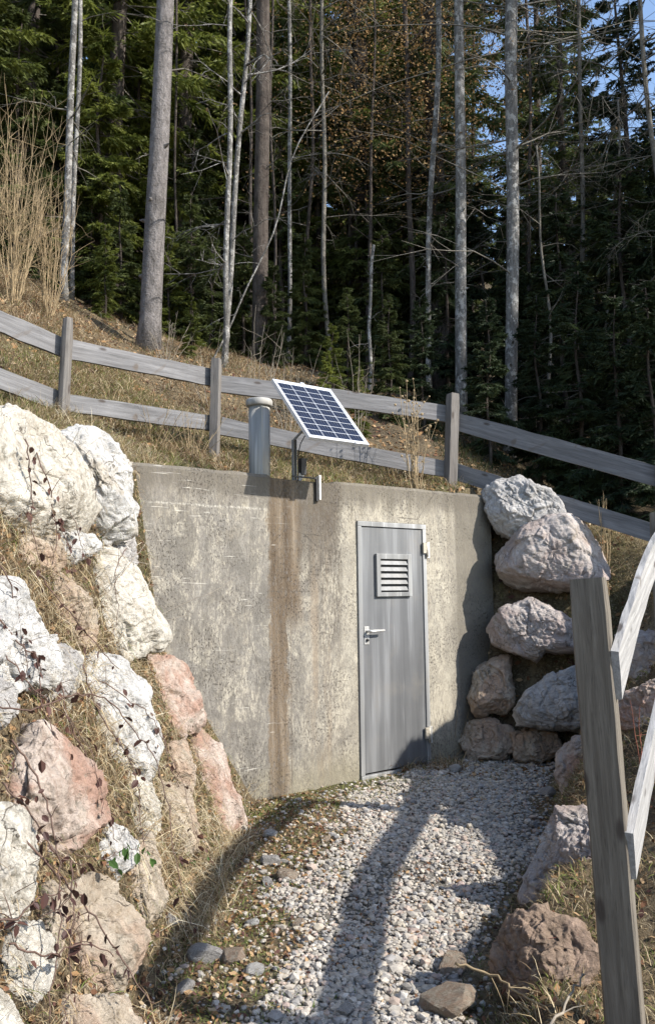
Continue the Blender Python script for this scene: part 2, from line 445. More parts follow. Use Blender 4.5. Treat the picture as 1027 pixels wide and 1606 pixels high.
# ------------------------------------------------------------------ terrain function
WX, WY, WA = .227, 6.552, .674                      # retaining wall origin (left foot of the door) and heading
wd_ = np.array([math.cos(WA), math.sin(WA)]); wn_ = np.array([math.sin(WA), -math.cos(WA)])
WT = 2.395
_pts = np.array([
 (-1.3,5.37,2.36),(-1.6,4,2.40),(-1.75,3,2.3),(-1.8,1.5,2.2),(-3.2,4,2.9),(-3.2,1.5,2.8),(-2.0,6.2,2.86),(-2.6,5.8,2.95),(-1.3,6.1,2.45),(-.6,6.4,2.36),
 (-1.0,7.2,2.70),(.2,7.4,2.55),(0.1,7.0,2.40),(1.2,7.8,2.52),(1.35,7.55,2.38),(2.0,7.4,2.15),(2.4,7.0,1.88),(2.9,6.4,1.7),(3.8,5.6,1.6),
 (2.0,5.0,.98),(2.2,6.0,1.5),(1.55,5.0,.62),(1.7,6.0,.85),(.94,2.6,.14),(1.3,3.5,.42),(1.1,3.9,.28),(1.8,2.6,.55),(2.5,3.5,1.05),(1.5,1,.2),(3.5,4,1.4),
 (-3.6,9,4.95),(-2.6,8.2,4.05),(-2.2,10,4.5),(-1.1,8.4,3.3),(-1,10,4.2),(0,8.6,3.05),(0.1,10.5,4.0),(1.5,9.5,3.0),(1.6,12,4.3),(3,9,2.1),(5,8.5,1.9),(3.5,12,3.1),(6,12,3.2),(9,9,2.5),
 (-6,9,6.3),(-6,4,4.5),(-9,14,9.5),(-3,15,6.3),(1,17,5.9),(5,17,5.2),(10,17,5.0),(0,26,11.2),(-8,26,14),(8,26,9.6),(14,26,9),(0,40,19),(12,40,17),(-14,40,22),(14,10,3),(12,2,1.5),(5,1,1.1),(-7,0,3.6),(4,-4,.6),(-3,-4,2.2)])
_n = len(_pts)
def _phi(r): return np.where(r > 1e-9, r*r*np.log(np.maximum(r, 1e-9)), 0)
_D = np.hypot(_pts[:, None, 0]-_pts[None, :, 0], _pts[:, None, 1]-_pts[None, :, 1])
_A = np.zeros((_n+3, _n+3)); _A[:_n, :_n] = _phi(_D)+np.eye(_n)*.02
_A[:_n, _n] = 1; _A[:_n, _n+1:] = _pts[:, :2]; _A[_n:, :_n] = _A[:_n, _n:].T
_w = np.linalg.solve(_A, np.concatenate([_pts[:, 2], np.zeros(3)]))
def upper(x, y):
    x = np.asarray(x, float); y = np.asarray(y, float)
    z = np.full(x.shape, _w[_n]) + _w[_n+1]*x + _w[_n+2]*y
    for i in range(_n): z = z + _w[i]*_phi(np.hypot(x-_pts[i, 0], y-_pts[i, 1]))
    return z
def xl(y): return np.interp(y, [0, 2, 2.9, 4.2, 5.5, 6.2], [-.95, -.80, -.70, -.63, -.60, -.50])
def xr(y): return np.interp(y, [0, 2.0, 2.9, 3.35, 4.2, 5.5, 6.2, 7.0, 7.4], [.5, .42, .58, .70, 1.02, 1.45, 1.64, 2.0, 2.0])
def fbm(x, y, s, seed=0):
    out = np.zeros(np.shape(x)); r_ = np.random.default_rng(seed); a = 1.
    for k in range(4):
        for j in range(3):
            th = r_.uniform(0, 2*PI); ph = r_.uniform(0, 2*PI)
            out += a*np.sin((x*np.cos(th)+y*np.sin(th))*s*(1.9**k)+ph+1.3*np.sin((y*np.cos(th)-x*np.sin(th))*s*.7*(1.9**k)))/3
        a *= .55
    return out
def H(x, y):
    x = np.asarray(x, float); y = np.asarray(y, float)
    U = upper(x, y)
    path = .014*y + .012*fbm(x, y, 2.2, 1)
    q = (x-WX)*(-wn_[0]) + (y-WY)*(-wn_[1])           # distance behind wall face
    kl = np.interp(y, [0, 3, 4, 5.4, 6.5], [2.0, 2.1, 2.3, 2.25, 2.3])
    dl = np.maximum(0, xl(y)-x); L = path + dl*kl + np.maximum(0, dl-.50)*np.interp(y, [4.0, 5.2], [0, 5.5])
    Rr = path + np.maximum(0, x-xr(y))*1.9
    e = (x-1.45)*.35 + (y-7.28)*.94
    S = path + np.maximum(0, e)*4.0*(x > .9)
    lo = np.maximum(np.maximum(L, Rr), S)
    k = .05
    lo = np.where(lo < path+1e-6, path, np.minimum(lo, np.maximum(U, path)))
    behind = np.clip((q-.14)/.06, 0, 1)
    inw = (q > .14)
    z = np.where(inw, path*(1-behind)+np.maximum(U, path)*behind, lo)
    z = np.where((q > -.05) & (q <= .14), np.minimum(lo, np.maximum(U, path)), z)
    rough = np.where(z > path+.05, 1., .25)
    z = z + rough*(.04*fbm(x, y, 5, 2) + .016*fbm(x, y, 17, 3))
    return z
def Hs(x, y): return float(H(np.array([x]), np.array([y]))[0])
def Hn(x, y):
    e = .03
    n = np.stack([-(H(x+e, y)-H(x-e, y))/(2*e), -(H(x, y+e)-H(x, y-e))/(2*e), np.ones(np.shape(x))], -1)
    return n/np.linalg.norm(n, axis=-1, keepdims=True)
def hit(u, v, far=30):
    d = ray(u, v); s = 1.5
    while s < far:
        P = CAM+d*s
        if P.z < Hs(P.x, P.y): break
        s += .04
    return CAM+d*s

def axis(fine0, fine1, step, lo, hi):
    a = list(np.arange(fine0, fine1+1e-6, step)); s = step
    while a[-1] < hi: s *= 1.13; a.append(a[-1]+s)
    s = step
    while a[0] > lo: s *= 1.13; a.insert(0, a[0]-s)
    return np.array(a)
gx = axis(-3.0, 3.6, .035, -60, 60); gy = axis(1.0, 9.2, .035, -25, 120)
GX, GY = np.meshgrid(gx, gy)
GZ = np.zeros_like(GX)
for i in range(0, len(gy), 40): GZ[i:i+40] = H(GX[i:i+40], GY[i:i+40])
nx, ny = len(gx), len(gy)
idx = np.arange(nx*ny).reshape(ny, nx)
faces = np.stack([idx[:-1, :-1], idx[:-1, 1:], idx[1:, 1:], idx[1:, :-1]], -1).reshape(-1, 4)
gme = np_mesh('ground', np.stack([GX, GY, GZ], -1).reshape(-1, 3), [faces])
gme.shade_smooth()
def gravel_w(x, y):
    xc = (xr(y)+np.interp(y, [2.5, 4, 5.5, 7], [-.35, -.30, -.42, -.25])+.0)
    l = np.interp(y, [2.4, 3.0, 4, 5, 5.8, 6.4, 7.2], [-.55, -.36, -.28, -.22, -.18, .12, .9])
    n = .19*fbm(x, y, 4, 5)+.05*fbm(x, y, 15, 6)
    return np.clip((x-l+n)/.34, 0, 1)*np.clip((xr(y)-.04-x+n*.5)/.16, 0, 1)
def qd0(x, y): return (x-WX)*(-wn_[0])+(y-WY)*(-wn_[1])
fx, fy = GX.ravel(), GY.ravel()
gw = gravel_w(fx, fy)*(GZ.ravel() < .014*fy+.12)
mo = np.clip(.5+.6*fbm(fx, fy, 1.7, 9), 0, 1)
sn = Hn(fx[:len(fx)], fy)[:, 2] if False else np.ones_like(fx)
gc = np.zeros((nx*ny, 3)); straw = np.array([.27, .21, .125]); soil = np.array([.12, .09, .058]); grn = np.array([.085, .10, .03]); grv = np.array([.25, .232, .205])
a = np.clip(.5+.5*fbm(fx, fy, 8, 12), 0, 1)[:, None]
gc = soil*(1-a)+straw*a
gm = (np.clip(mo*1.6-.75, 0, 1)*.6)[:, None]
gc = gc*(1-gm)+grn*gm
vg = (np.exp(-((qd0(fx, fy)+.12)/.22)**2)*(fx > -.7)*(fx < 1.6)*np.clip(.5+fbm(fx, fy, 6, 61), 0, 1))[:, None]*.8
gc = gc*(1-vg)+np.array([.12, .15, .04])*vg
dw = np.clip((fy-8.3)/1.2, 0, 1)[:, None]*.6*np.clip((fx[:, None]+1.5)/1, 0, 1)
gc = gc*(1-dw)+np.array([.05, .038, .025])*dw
gc = gc*(1-gw[:, None])+grv*gw[:, None]
set_col(gme, gc)
tg = NT('ground_soil', .95, .15)
ac = tg.n('Attribute', attribute_name='col').outputs['Color']
p_ = tg.pos()
c_ = tg.mix(tg.step(tg.noise(p_, 24, 5, .7), .4, .62, 0, .7), ac, (.06, .045, .03))
c_ = tg.mix(tg.step(tg.noise(p_, 60, 4, .6), .55, .66, 0, .6), c_, (.34, .29, .2))
M['ground'] = tg.done(c_, tg.bump(tg.noise(p_, 40, 6, .7), 1, .04))
tag(mobj('ground', gme, M['ground']), 'sloping earth around the gravel path, rising behind the concrete wall', kind='structure')

# ------------------------------------------------------------------ retaining wall and door (local frame: x along wall, -y out of the face)
wall_M = Matrix.Translation((WX, WY, 0)) @ Matrix.Rotation(WA, 4, 'Z')
WP, WNv = Vector((WX, WY, 0)), Vector((math.sin(WA), -math.cos(WA), 0))
def tz(u, v):
    P = on_plane(u, v, WP, WNv); return ((P-WP).x*math.cos(WA)+(P-WP).y*math.sin(WA)), P.z
wall = empty('retaining_wall', (WX, WY, 0), WA, 'stained cream and grey concrete retaining wall holding the steel door', 'wall')
tl, tr_ = tz(192, 800)[0], 1.62
def wall_face():
    D0, D1, DZ0, DZ1 = -.002, .764, .085, 2.092
    xs = sorted(set([round(x, 4) for x in np.linspace(tl, D0, 34)] + [D0, D1] + [round(x, 4) for x in np.linspace(D1, tr_, 16)] + [round(x, 4) for x in np.linspace(D0, D1, 12)]))
    zs = sorted(set([-.35, DZ0, DZ1, WT] + [round(z, 4) for z in np.linspace(DZ0, DZ1, 34)] + [2.15, 2.2, 2.26, 2.32, 2.37, 2.385]))
    bm = bmesh.new(); G = {}
    for i, x in enumerate(xs):
        for j, z in enumerate(zs):
            if D0 < x < D1 and DZ0 < z < DZ1: continue
            edge = x in (D0, D1) or z in (DZ0, DZ1)
            yy = 0 if (D0-.03 <= x <= D1+.03 and z <= DZ1+.04) else .006*mnoise.noise(Vector((x*2.2, z*2.2, 3))) + .004*mnoise.noise(Vector((x*9, z*9, 7)))
            zz = z
            if j == len(zs)-1:
                yy += .02 + .012*abs(mnoise.noise(Vector((x*7, 0, 1)))); zz += .010*mnoise.noise(Vector((x*5, 2, 1))) - (.03 if -.82 < x < -.2 else 0)
            elif j == len(zs)-2: yy += .006; zz -= .012 + (.03 if -.82 < x < -.2 else 0)
            if i == 0: yy += .02
            G[i, j] = bm.verts.new((x, yy, zz))
    for i in range(len(xs)-1):
        for j in range(len(zs)-1):
            q = [(i, j), (i+1, j), (i+1, j+1), (i, j+1)]
            if all(k in G for k in q):
                cx, cz = (xs[i]+xs[i+1])/2, (zs[j]+zs[j+1])/2
                if D0 < cx < D1 and DZ0 < cz < DZ1: continue
                bm.faces.new([G[k] for k in q])
    # thickness: extrude boundary backward
    be = [e for e in bm.edges if e.is_boundary]
    r = bmesh.ops.extrude_edge_only(bm, edges=be)
    for v in [g for g in r['geom'] if isinstance(g, bmesh.types.BMVert)]:
        v.co.y = .22
    bmesh.ops.recalc_face_normals(bm, faces=bm.faces)
    for f in bm.faces: f.smooth = False
    return bm
wf = bmo('wall_face', wall_face(), M['concrete'], wall)
box_obj('wall_back', (tl+.01, .221, -.3), (tr_-.01, .235, 2.30), M['concrete'], wall)
# left-hand end lip seen behind the boulders
box_obj('wall_end', (tl-.10, .03, .9), (tl+.002, .20, WT-.03), M['concrete'], wall, bevel=.008)

door = empty('steel_door', (WX, WY, 0), WA, 'galvanised steel door with louvre vent, handle and two hinges, set in the concrete wall', 'door')
Z0, Z1 = .112, 2.088
def frame_bm():
    bm = bmesh.new()
    a, b, w = .0, .762, .040
    add_box(bm, (a, -.016, Z0), (a+w, .05, Z1-w), bevel=.003)
    add_box(bm, (b-w, -.016, Z0), (b, .05, Z1-w), bevel=.003)
    add_box(bm, (a, -.017, Z1-w+.001), (b, .05, Z1), bevel=.003)
    return bm
bmo('door_frame', frame_bm(), M['frame'], door)
box_obj('threshold', (.0, -.022, Z0-.05), (.762, .06, Z0-.002), M['frame'], door, bevel=.003)
leaf = box_obj('door_leaf', (.043, -.005, Z0+.012), (.719, .03, Z1-.044), M['door'], door, bevel=.003)
va0, vz1 = tz(586.5, 868.5); va1, vz0 = tz(642.5, 935)
bm = bmesh.new(); w = .042
add_box(bm, (va0, -.032, vz0), (va0+w, -.0055, vz1), bevel=.002); add_box(bm, (va1-w, -.032, vz0), (va1, -.0055, vz1), bevel=.002)
add_box(bm, (va0+w+.0005, -.031, vz0), (va1-w-.0005, -.0055, vz0+w*.8), bevel=.002); add_box(bm, (va0+w+.0005, -.031, vz1-w), (va1-w-.0005, -.0055, vz1), bevel=.002)
vent = bmo('door_vent', bm, M['frame'], door)
box_obj('vent_back', (va0+w, -.0095, vz0+w*.5), (va1-w, -.0058, vz1-w*.5), M['dark'], vent)
lo_, hi_ = vz0+w*.8+.004, vz1-w-.004
for i in range(5):
    zc = lo_ + (hi_-lo_)*(i+.5)/5
    Ms = Matrix.Translation(((va0+va1)/2, -.021, zc)) @ Matrix.Rotation(math.radians(-24), 4, 'X')
    box_obj('slat', (-(va1-va0)/2+w+.001, -.0012, -.0175), ((va1-va0)/2-w-.001, .0012, .0175), M['door'], vent, Ms, .0008)
hx, hz = tz(574, 990)
hb = box_obj('handle_plate', (hx-.024, -.0095, hz-.105), (hx+.024, -.0056, hz+.035), M['chrome'], door, bevel=.002)
tb = Tubes(); tb.add([(hx, -.01, hz), (hx, -.052, hz), (hx+.012, -.058, hz), (hx+.14, -.058, hz+.001), (hx+.15, -.052, hz+.001)], [.012, .012, .011, .0095, .008], 10)
mobj('handle', tb.mesh('handle'), M['chrome'], hb)
tb = Tubes(); tb.add([(hx, -.009, hz-.07), (hx, -.022, hz-.07)], [.013, .012], 12)
mobj('key_cylinder', tb.mesh('key_cylinder'), M['dark'], hb)
for (u, v) in ((667, 860), (671, 1149)):
    x_, z_ = tz(u, v)
    hg = box_obj('hinge', (x_-.055, -.034, z_-.045), (x_-.012, -.0175, z_+.045), M['hinge'], door, bevel=.003)
    box_obj('hinge_plate', (x_-.010, -.026, z_-.085), (x_+.028, -.0175, z_+.05), M['chrome'], hg, bevel=.002)
    tb = Tubes(); tb.add([(x_-.011, -.030, z_-.075), (x_-.011, -.030, z_+.052)], [.010]*2, 10); mobj('hinge_pin', tb.mesh('hinge_pin'), M['hinge'], hg)

# ------------------------------------------------------------------ vent pipe on the wall top
pb = at_y(407, 742, 6.32)
pt_ = at_y(407, 634, 6.32)
rp = 17.0/F*6.3
pipe = empty('vent_pipe', (pb.x, pb.y, 2.3), 0, 'grey metal vent pipe with a flat round cap standing on the wall top', 'pipe')
NS = 24
def lathe(prof, sides=NS):
    bm = bmesh.new(); rings = []
    for r, z in prof: rings.append([bm.verts.new((r*math.cos(2*PI*i/sides), r*math.sin(2*PI*i/sides), z)) for i in range(sides)])
    for a, b in zip(rings, rings[1:]):
        for i in range(sides): bm.faces.new((a[i], a[(i+1) % sides], b[(i+1) % sides], b[i]))
    bm.faces.new(rings[0][::-1]); bm.faces.new(rings[-1])
    for f in bm.faces: f.smooth = len(f.verts) == 4
    return bm
ph = pt_.z - 2.3
bmo('pipe_body', lathe([(rp, -.2), (rp, ph-.02)]), M['pipe'], pipe)
bmo('cap', lathe([(rp*.98, ph-.022), (rp*1.18, ph-.020), (rp*1.26, ph-.012), (rp*1.27, ph+.022), (rp*1.16, ph+.036), (rp*.8, ph+.042), (.01, ph+.044)]), M['pipe'], pipe)
box_obj('seam', (rp*.25, -rp*1.0-.003, -.1), (rp*.25+.012, -rp*.9, ph-.03), M['pipe'], pipe)

# ------------------------------------------------------------------ solar panel
PC, PAZ, PTI, PW, PL = Vector((-.044, 6.05, 2.86)), .664, .846, .553, .683
ph_ = Vector((math.cos(PAZ), math.sin(PAZ), 0)); nh_ = Vector((math.sin(PAZ), -math.cos(PAZ), 0))
pd_ = nh_*math.cos(PTI) - Vector((0, 0, 1))*math.sin(PTI)       # towards the lower edge
pn_ = ph_.cross(-pd_)                                            # facing normal
if pn_.z < 0: pn_ = -pn_
PM = Matrix((ph_, -pd_, pn_)).transposed().to_4x4(); PM.translation = PC
solar = empty('solar_panel', (0, 0, 0), 0, 'tilted blue solar panel in a white frame on a thin post above the wall', 'solar panel')
solar.matrix_world = Matrix.Translation(Vector((pb.x+.45, pb.y+.1, 2.39)))
sinv = solar.matrix_world.inverted()
PML = sinv @ PM
t = NT('white_backsheet', .5, .5); M['sheet'] = t.done((.50, .53, .58))
t = NT('solar_cell', .3, .35)
o_ = t.obj(); cs = t.n('SeparateXYZ'); t.l(o_, cs.inputs[0])
fin = t.math('PINGPONG', t.math('MULTIPLY', cs.outputs['X'], 1.0), .013)
cc = t.mix(t.step(fin, .0022, .0008, 0, .55), (.005, .007, .018), (.22, .25, .32))
cc = t.mix(t.step(t.noise(o_, 12, 3), .4, .6, 0, .5), cc, (.007, .014, .042))
M['cell'] = t.done(cc, None, .32)
bm = bmesh.new(); fw = .017
for lo, hi in (((-PW/2, -PL/2, -.022), (-PW/2+fw, PL/2, .006)), ((PW/2-fw, -PL/2, -.022), (PW/2, PL/2, .006)),
               ((-PW/2+fw, -PL/2, -.022), (PW/2-fw, -PL/2+fw, .006)), ((-PW/2+fw, PL/2-fw, -.022), (PW/2-fw, PL/2, .006))):
    add_box(bm, lo, hi, PML, bevel=.0015)
bmo('panel_frame', bm, M['alu'], solar)
sheet = box_obj('panel_sheet', (-PW/2+fw-.001, -PL/2+fw-.001, -.006), (PW/2-fw+.001, PL/2-fw+.001, .001), M['sheet'], solar, PML)
cw, chh = (PW-2*fw-.018)/4, (PL-2*fw-.03)/9
bm = bmesh.new(); add_box(bm, (-cw/2+.0035, -chh/2+.0035, -.0008), (cw/2-.0035, chh/2-.0035, .0008))
cell_me = bpy.data.meshes.new('cell'); bm.to_mesh(cell_me); bm.free()
for i in range(4):
    for j in range(9):
        c = mobj('cell', cell_me, M['cell'], sheet)
        c.matrix_local = PML @ Matrix.Translation(((i-1.5)*cw, (j-4)*chh, .0022))
for (sx, sy) in ((0, 1), (.28, -1)):
    box_obj('clamp', (sx*PW-.018, sy*PL/2-.012, -.03), (sx*PW+.018, sy*PL/2+.012, .012), M['alu'], solar, PML, .002)
def loc(P): return sinv @ P
wb = lambda t_, y_, z_: wall_M @ Vector((t_, y_, z_))
tp, _ = tz(474, 745)
post_top = PC - pn_*.05 - pd_*.02
pb0 = wb(tp, .10, 2.30); pb1 = Vector((pb0.x, pb0.y, 2.70))
bm = bmesh.new()
MB_ = Matrix.Translation(loc(pb0)) @ Matrix.Rotation(WA, 4, 'Z')
add_box(bm, (-.015, -.014, 0), (-.011, .014, .40), MB_); add_box(bm, (-.0105, .010, 0), (.0105, .014, .40), MB_); add_box(bm, (.011, -.014, 0), (.015, .0095, .40), MB_)
bmo('mast', bm, M['frame'], solar)
tb = Tubes(); tb.add([loc(pb1)-Vector((0, 0, .06)), loc(pb1), loc(post_top)], [.010, .010, .009], 8)
mobj('arm', tb.mesh('arm'), M['frame'], solar)
box_obj('cross_rail', (-PW/2+.03, -.02, -.045), (PW/2-.03, .02, -.0225), M['frame'], solar, PML)
tb = Tubes(); q0 = loc(pb0)
tb.add([q0+Vector((.028, -.03, .02)), q0+Vector((.030, -.03, .14)), q0+Vector((.034, -.03, .30)), q0+Vector((.05, -.01, .37)), loc(post_top)], [.004]*5, 6)
mobj('cable', tb.mesh('cable'), M['dark'], solar)
box_obj('junction_box', (.045, -.03, .13), (.095, .02, .26), M['dark'], solar, MB_, .004)
bm = bmesh.new()
vs = [bm.verts.new(MB_ @ Vector(p)) for p in ((.022, -.022, .05), (.022, -.022, .14), (.09, -.022, .145), (.022, -.016, .05), (.022, -.016, .14), (.09, -.016, .145))]
bm.faces.new(vs[:3]); bm.faces.new(vs[3:][::-1])
for a, b in ((0, 1), (1, 2), (2, 0)): bm.faces.new((vs[a], vs[a+3], vs[b+3], vs[b]))
bmesh.ops.recalc_face_normals(bm, faces=bm.faces)
bmo('gusset', bm, M['frame'], solar)
tb_, zb_ = tz(497, 755)
cb_ = empty('cable_conduit', wb(tb_, 0, 2.39), WA, 'short zinc angle bracket hooked over the wall edge below the solar panel', 'bracket')
box_obj('channel', (-.004, -.034, -.16), (.014, -.010, .03), M['chrome'], cb_, bevel=.002)
box_obj('channel_slot', (-.026, -.026, -.17), (-.0045, -.010, .02), M['dark'], cb_, bevel=.002)
box_obj('strap', (-.26, -.034, -.003), (-.0265, -.026, .009), M['dark'], cb_, bevel=.002)

# ------------------------------------------------------------------ fences
def rail_obj(A, B, h, th, mat, parent, sag=0, nseg=10, jit=.003, facing=None):
    """a plank from A to B (centre line), built in its own frame: local x runs along it"""
    A, B = Vector(A), Vector(B); d = B-A; L = d.length; X = d.normalized()
    Y = Vector((0, 0, 1)).cross(X).normalized(); Z = X.cross(Y)
    Mx = Matrix((X, Y, Z)).transposed().to_4x4(); Mx.translation = A
    bm = bmesh.new(); rings = []
    for i in range(nseg+1):
        s = i/nseg; x = s*L; o = sag*math.sin(PI*s)
        hh = h/2*(1+rnd.uniform(-.05, .05)); yy = th/2
        j = lambda: rnd.uniform(-jit, jit)
        pr = [(-yy, -hh), (-yy, -hh*.0), (-yy, hh), (yy, hh), (yy, 0), (yy, -hh)]
        rings.append([bm.verts.new((x, a+j()*.6, b+o+j())) for a, b in pr])
    for a, b in zip(rings, rings[1:]):
        for i in range(6): bm.faces.new((a[i], a[(i+1) % 6], b[(i+1) % 6], b[i]))
    bm.faces.new(rings[0]); bm.faces.new(rings[-1][::-1])
    bmesh.ops.recalc_face_normals(bm, faces=bm.faces)
    ob = bmo('rail', bm, mat, parent)
    ob.matrix_local = parent.matrix_world.inverted() @ Mx if parent else Mx
    return ob
def post_obj(base, top, r, mat, parent, rz=0, square=False):
    base, top = Vector(base), Vector(top); Z = (top-base); L = Z.length; Z.normalize()
    X = Vector((math.cos(rz), math.sin(rz), 0)); Y = Z.cross(X).normalized(); X = Y.cross(Z)
    Mx = Matrix((X, Y, Z)).transposed().to_4x4(); Mx.translation = base
    bm = bmesh.new()
    if square:
        n = 14; rings = []
        for i in range(n+1):
            k = 1 if i < n else .93
            rings.append([bm.verts.new((x*r*k+rnd.uniform(-.0012, .0012), y*r*k+rnd.uniform(-.0012, .0012), L*i/n+(rnd.uniform(-.004, .004) if i == n else 0))) for x, y in ((-1, -.9), (-.9, -1), (.9, -1), (1, -.9), (1, .9), (.9, 1), (-.9, 1), (-1, .9))])
        s = 8
    else:
        n = 10; s = 10; rings = []
        for i in range(n+1):
            k = (1 if i < n else .86)*(1.04-.08*i/n)
            rings.append([bm.verts.new((r*k*math.cos(2*PI*j/s)*(1+rnd.uniform(-.04, .04)), r*k*math.sin(2*PI*j/s)*(1+rnd.uniform(-.04, .04)), L*i/n+(rnd.uniform(-.006, .006) if i == n else 0))) for j in range(s)])
    for a, b in zip(rings, rings[1:]):
        for i in range(s): bm.faces.new((a[i], a[(i+1) % s], b[(i+1) % s], b[i]))
    bm.faces.new(rings[0][::-1]); bm.faces.new(rings[-1])
    ob = bmo('post', bm, mat, parent)
    ob.matrix_local = parent.matrix_world.inverted() @ Mx
    return ob
bfence = empty('wooden_fence', (-1.0, 7.2, 2.7), 0, 'weathered grey two-rail board fence running along the slope behind the wall', 'fence')
bpy.context.view_layer.update()
YL, YA, YB, YC, YR = 5.3, 6.2, 7.2, 7.8, 6.95
for (ut, vt, ub, vb, Y, r) in ((107, 499, 97, 662, YA, .042), (339.5, 563, 335, 728, YB, .038), (710, 618, 706, 748, YC, .046)):
    A, B = at_y(ub, vb+18, Y), at_y(ut, vt, Y)
    post_obj(A, B, r*1.05, M['post'], bfence, rz=.5+Y, square=(Y > 7))
def rpair(u0, v0, Y0, u1, v1, Y1, h, sag=0, off=.06):
    A, B = at_y(u0, v0, Y0+off), at_y(u1, v1, Y1+off)
    rail_obj(A, B, h, .032, M['fence'], bfence, sag)
rh = .155
rpair(-150, 441, YL, 99, 546, YA, rh); rpair(-150, 538, YL, 97, 631, YA, rh)
rpair(100, 546, YA, 332, 592, YB, rh); rpair(98, 631, YA, 333, 664, YB, rh*.9)
rpair(346, 602, YB, 706, 650, YC, rh*1.02, .01, .05); rpair(346, 668, YB, 704, 737, YC, rh, -.01, .05)
rpair(712, 660, YC, 1040, 750, YR, rh*1.1); rpair(709, 738, YC, 1030, 838, YR, rh)
rpair(1041, 751, YR, 1250, 850, 6.0, rh*1.1); rpair(1031, 838, YR, 1240, 950, 6.0, rh)
A = at_y(1036, 880, YR); post_obj(A, at_y(1036, 705, YR), .046, M['post'], bfence)

nf = empty('roadside_fence', (.94, 2.6, .1), 0, 'near fence with a square post and two pale rails climbing right beside the gravel path', 'fence')
bpy.context.view_layer.update()
nd = Vector((.45, .89, 0)).normalized(); nr = Vector((nd.y, -nd.x, 0))
NB, NTp = at_y(985, 1630, 2.6), at_y(922, 908, 2.6)
post_obj(NB-Vector((0, 0, .1)), NTp, .054, M['nearpost'], nf, rz=math.atan2(nd.y, nd.x)-PI/2+.06, square=True)
FP = at_y(1034, 805, 5.0)
post_obj(FP-Vector((0, 0, 1.25)), FP, .055, M['nearpost'], nf, rz=math.atan2(nd.y, nd.x), square=True)
so_ = nr*.075
for (v0, v1) in ((1056, 1), (1333, 0)):
    P0 = at_y(960 if v1 else 982, v0, 2.6) + nr*.020 - nd*.06
    up = .225 if v1 else .21
    P1 = P0 + nd*1.15 + Vector((0, 0, 1.15*up)) + Vector((0, 0, .05 if v1 else .03))
    P2 = P0 + nd*2.75 + Vector((0, 0, 2.75*up))
    # one long bowed board
    rail_obj(P0, P2, .142, .024, M['nearrail'], nf, sag=.11 if v1 else .06, nseg=18, jit=.0025)
# the continuation of the same fence uphill beyond the frame
rail_obj(P2, P2+nd*2.6+Vector((0, 0, .5)), .165, .036, M['nearrail'], nf)

# ------------------------------------------------------------------ boulders
def resample(poly, n):
    P = np.array(poly, float); c = P.mean(0)
    # area centroid
    x, y = P[:, 0], P[:, 1]; x2, y2 = np.roll(x, -1), np.roll(y, -1); cr = x*y2-x2*y; a_ = cr.sum()/2
    c = np.array([((x+x2)*cr).sum()/(6*a_), ((y+y2)*cr).sum()/(6*a_)])
    th = np.linspace(0, 2*PI, n, endpoint=False); R_ = np.zeros(n)
    for i, t_ in enumerate(th):
        d = np.array([math.cos(t_), math.sin(t_)]); best = 0
        for k in range(len(P)):
            p, q = P[k]-c, P[(k+1) % len(P)]-c; e = q-p
            den = d[0]*e[1]-d[1]*e[0]
            if abs(den) < 1e-12: continue
            s = (p[0]*e[1]-p[1]*e[0])/den; w_ = (p[0]*d[1]-p[1]*d[0])/den
            if s > 0 and -1e-6 <= w_ <= 1+1e-6: best = max(best, s)
        R_[i] = best
    return c, th, R_
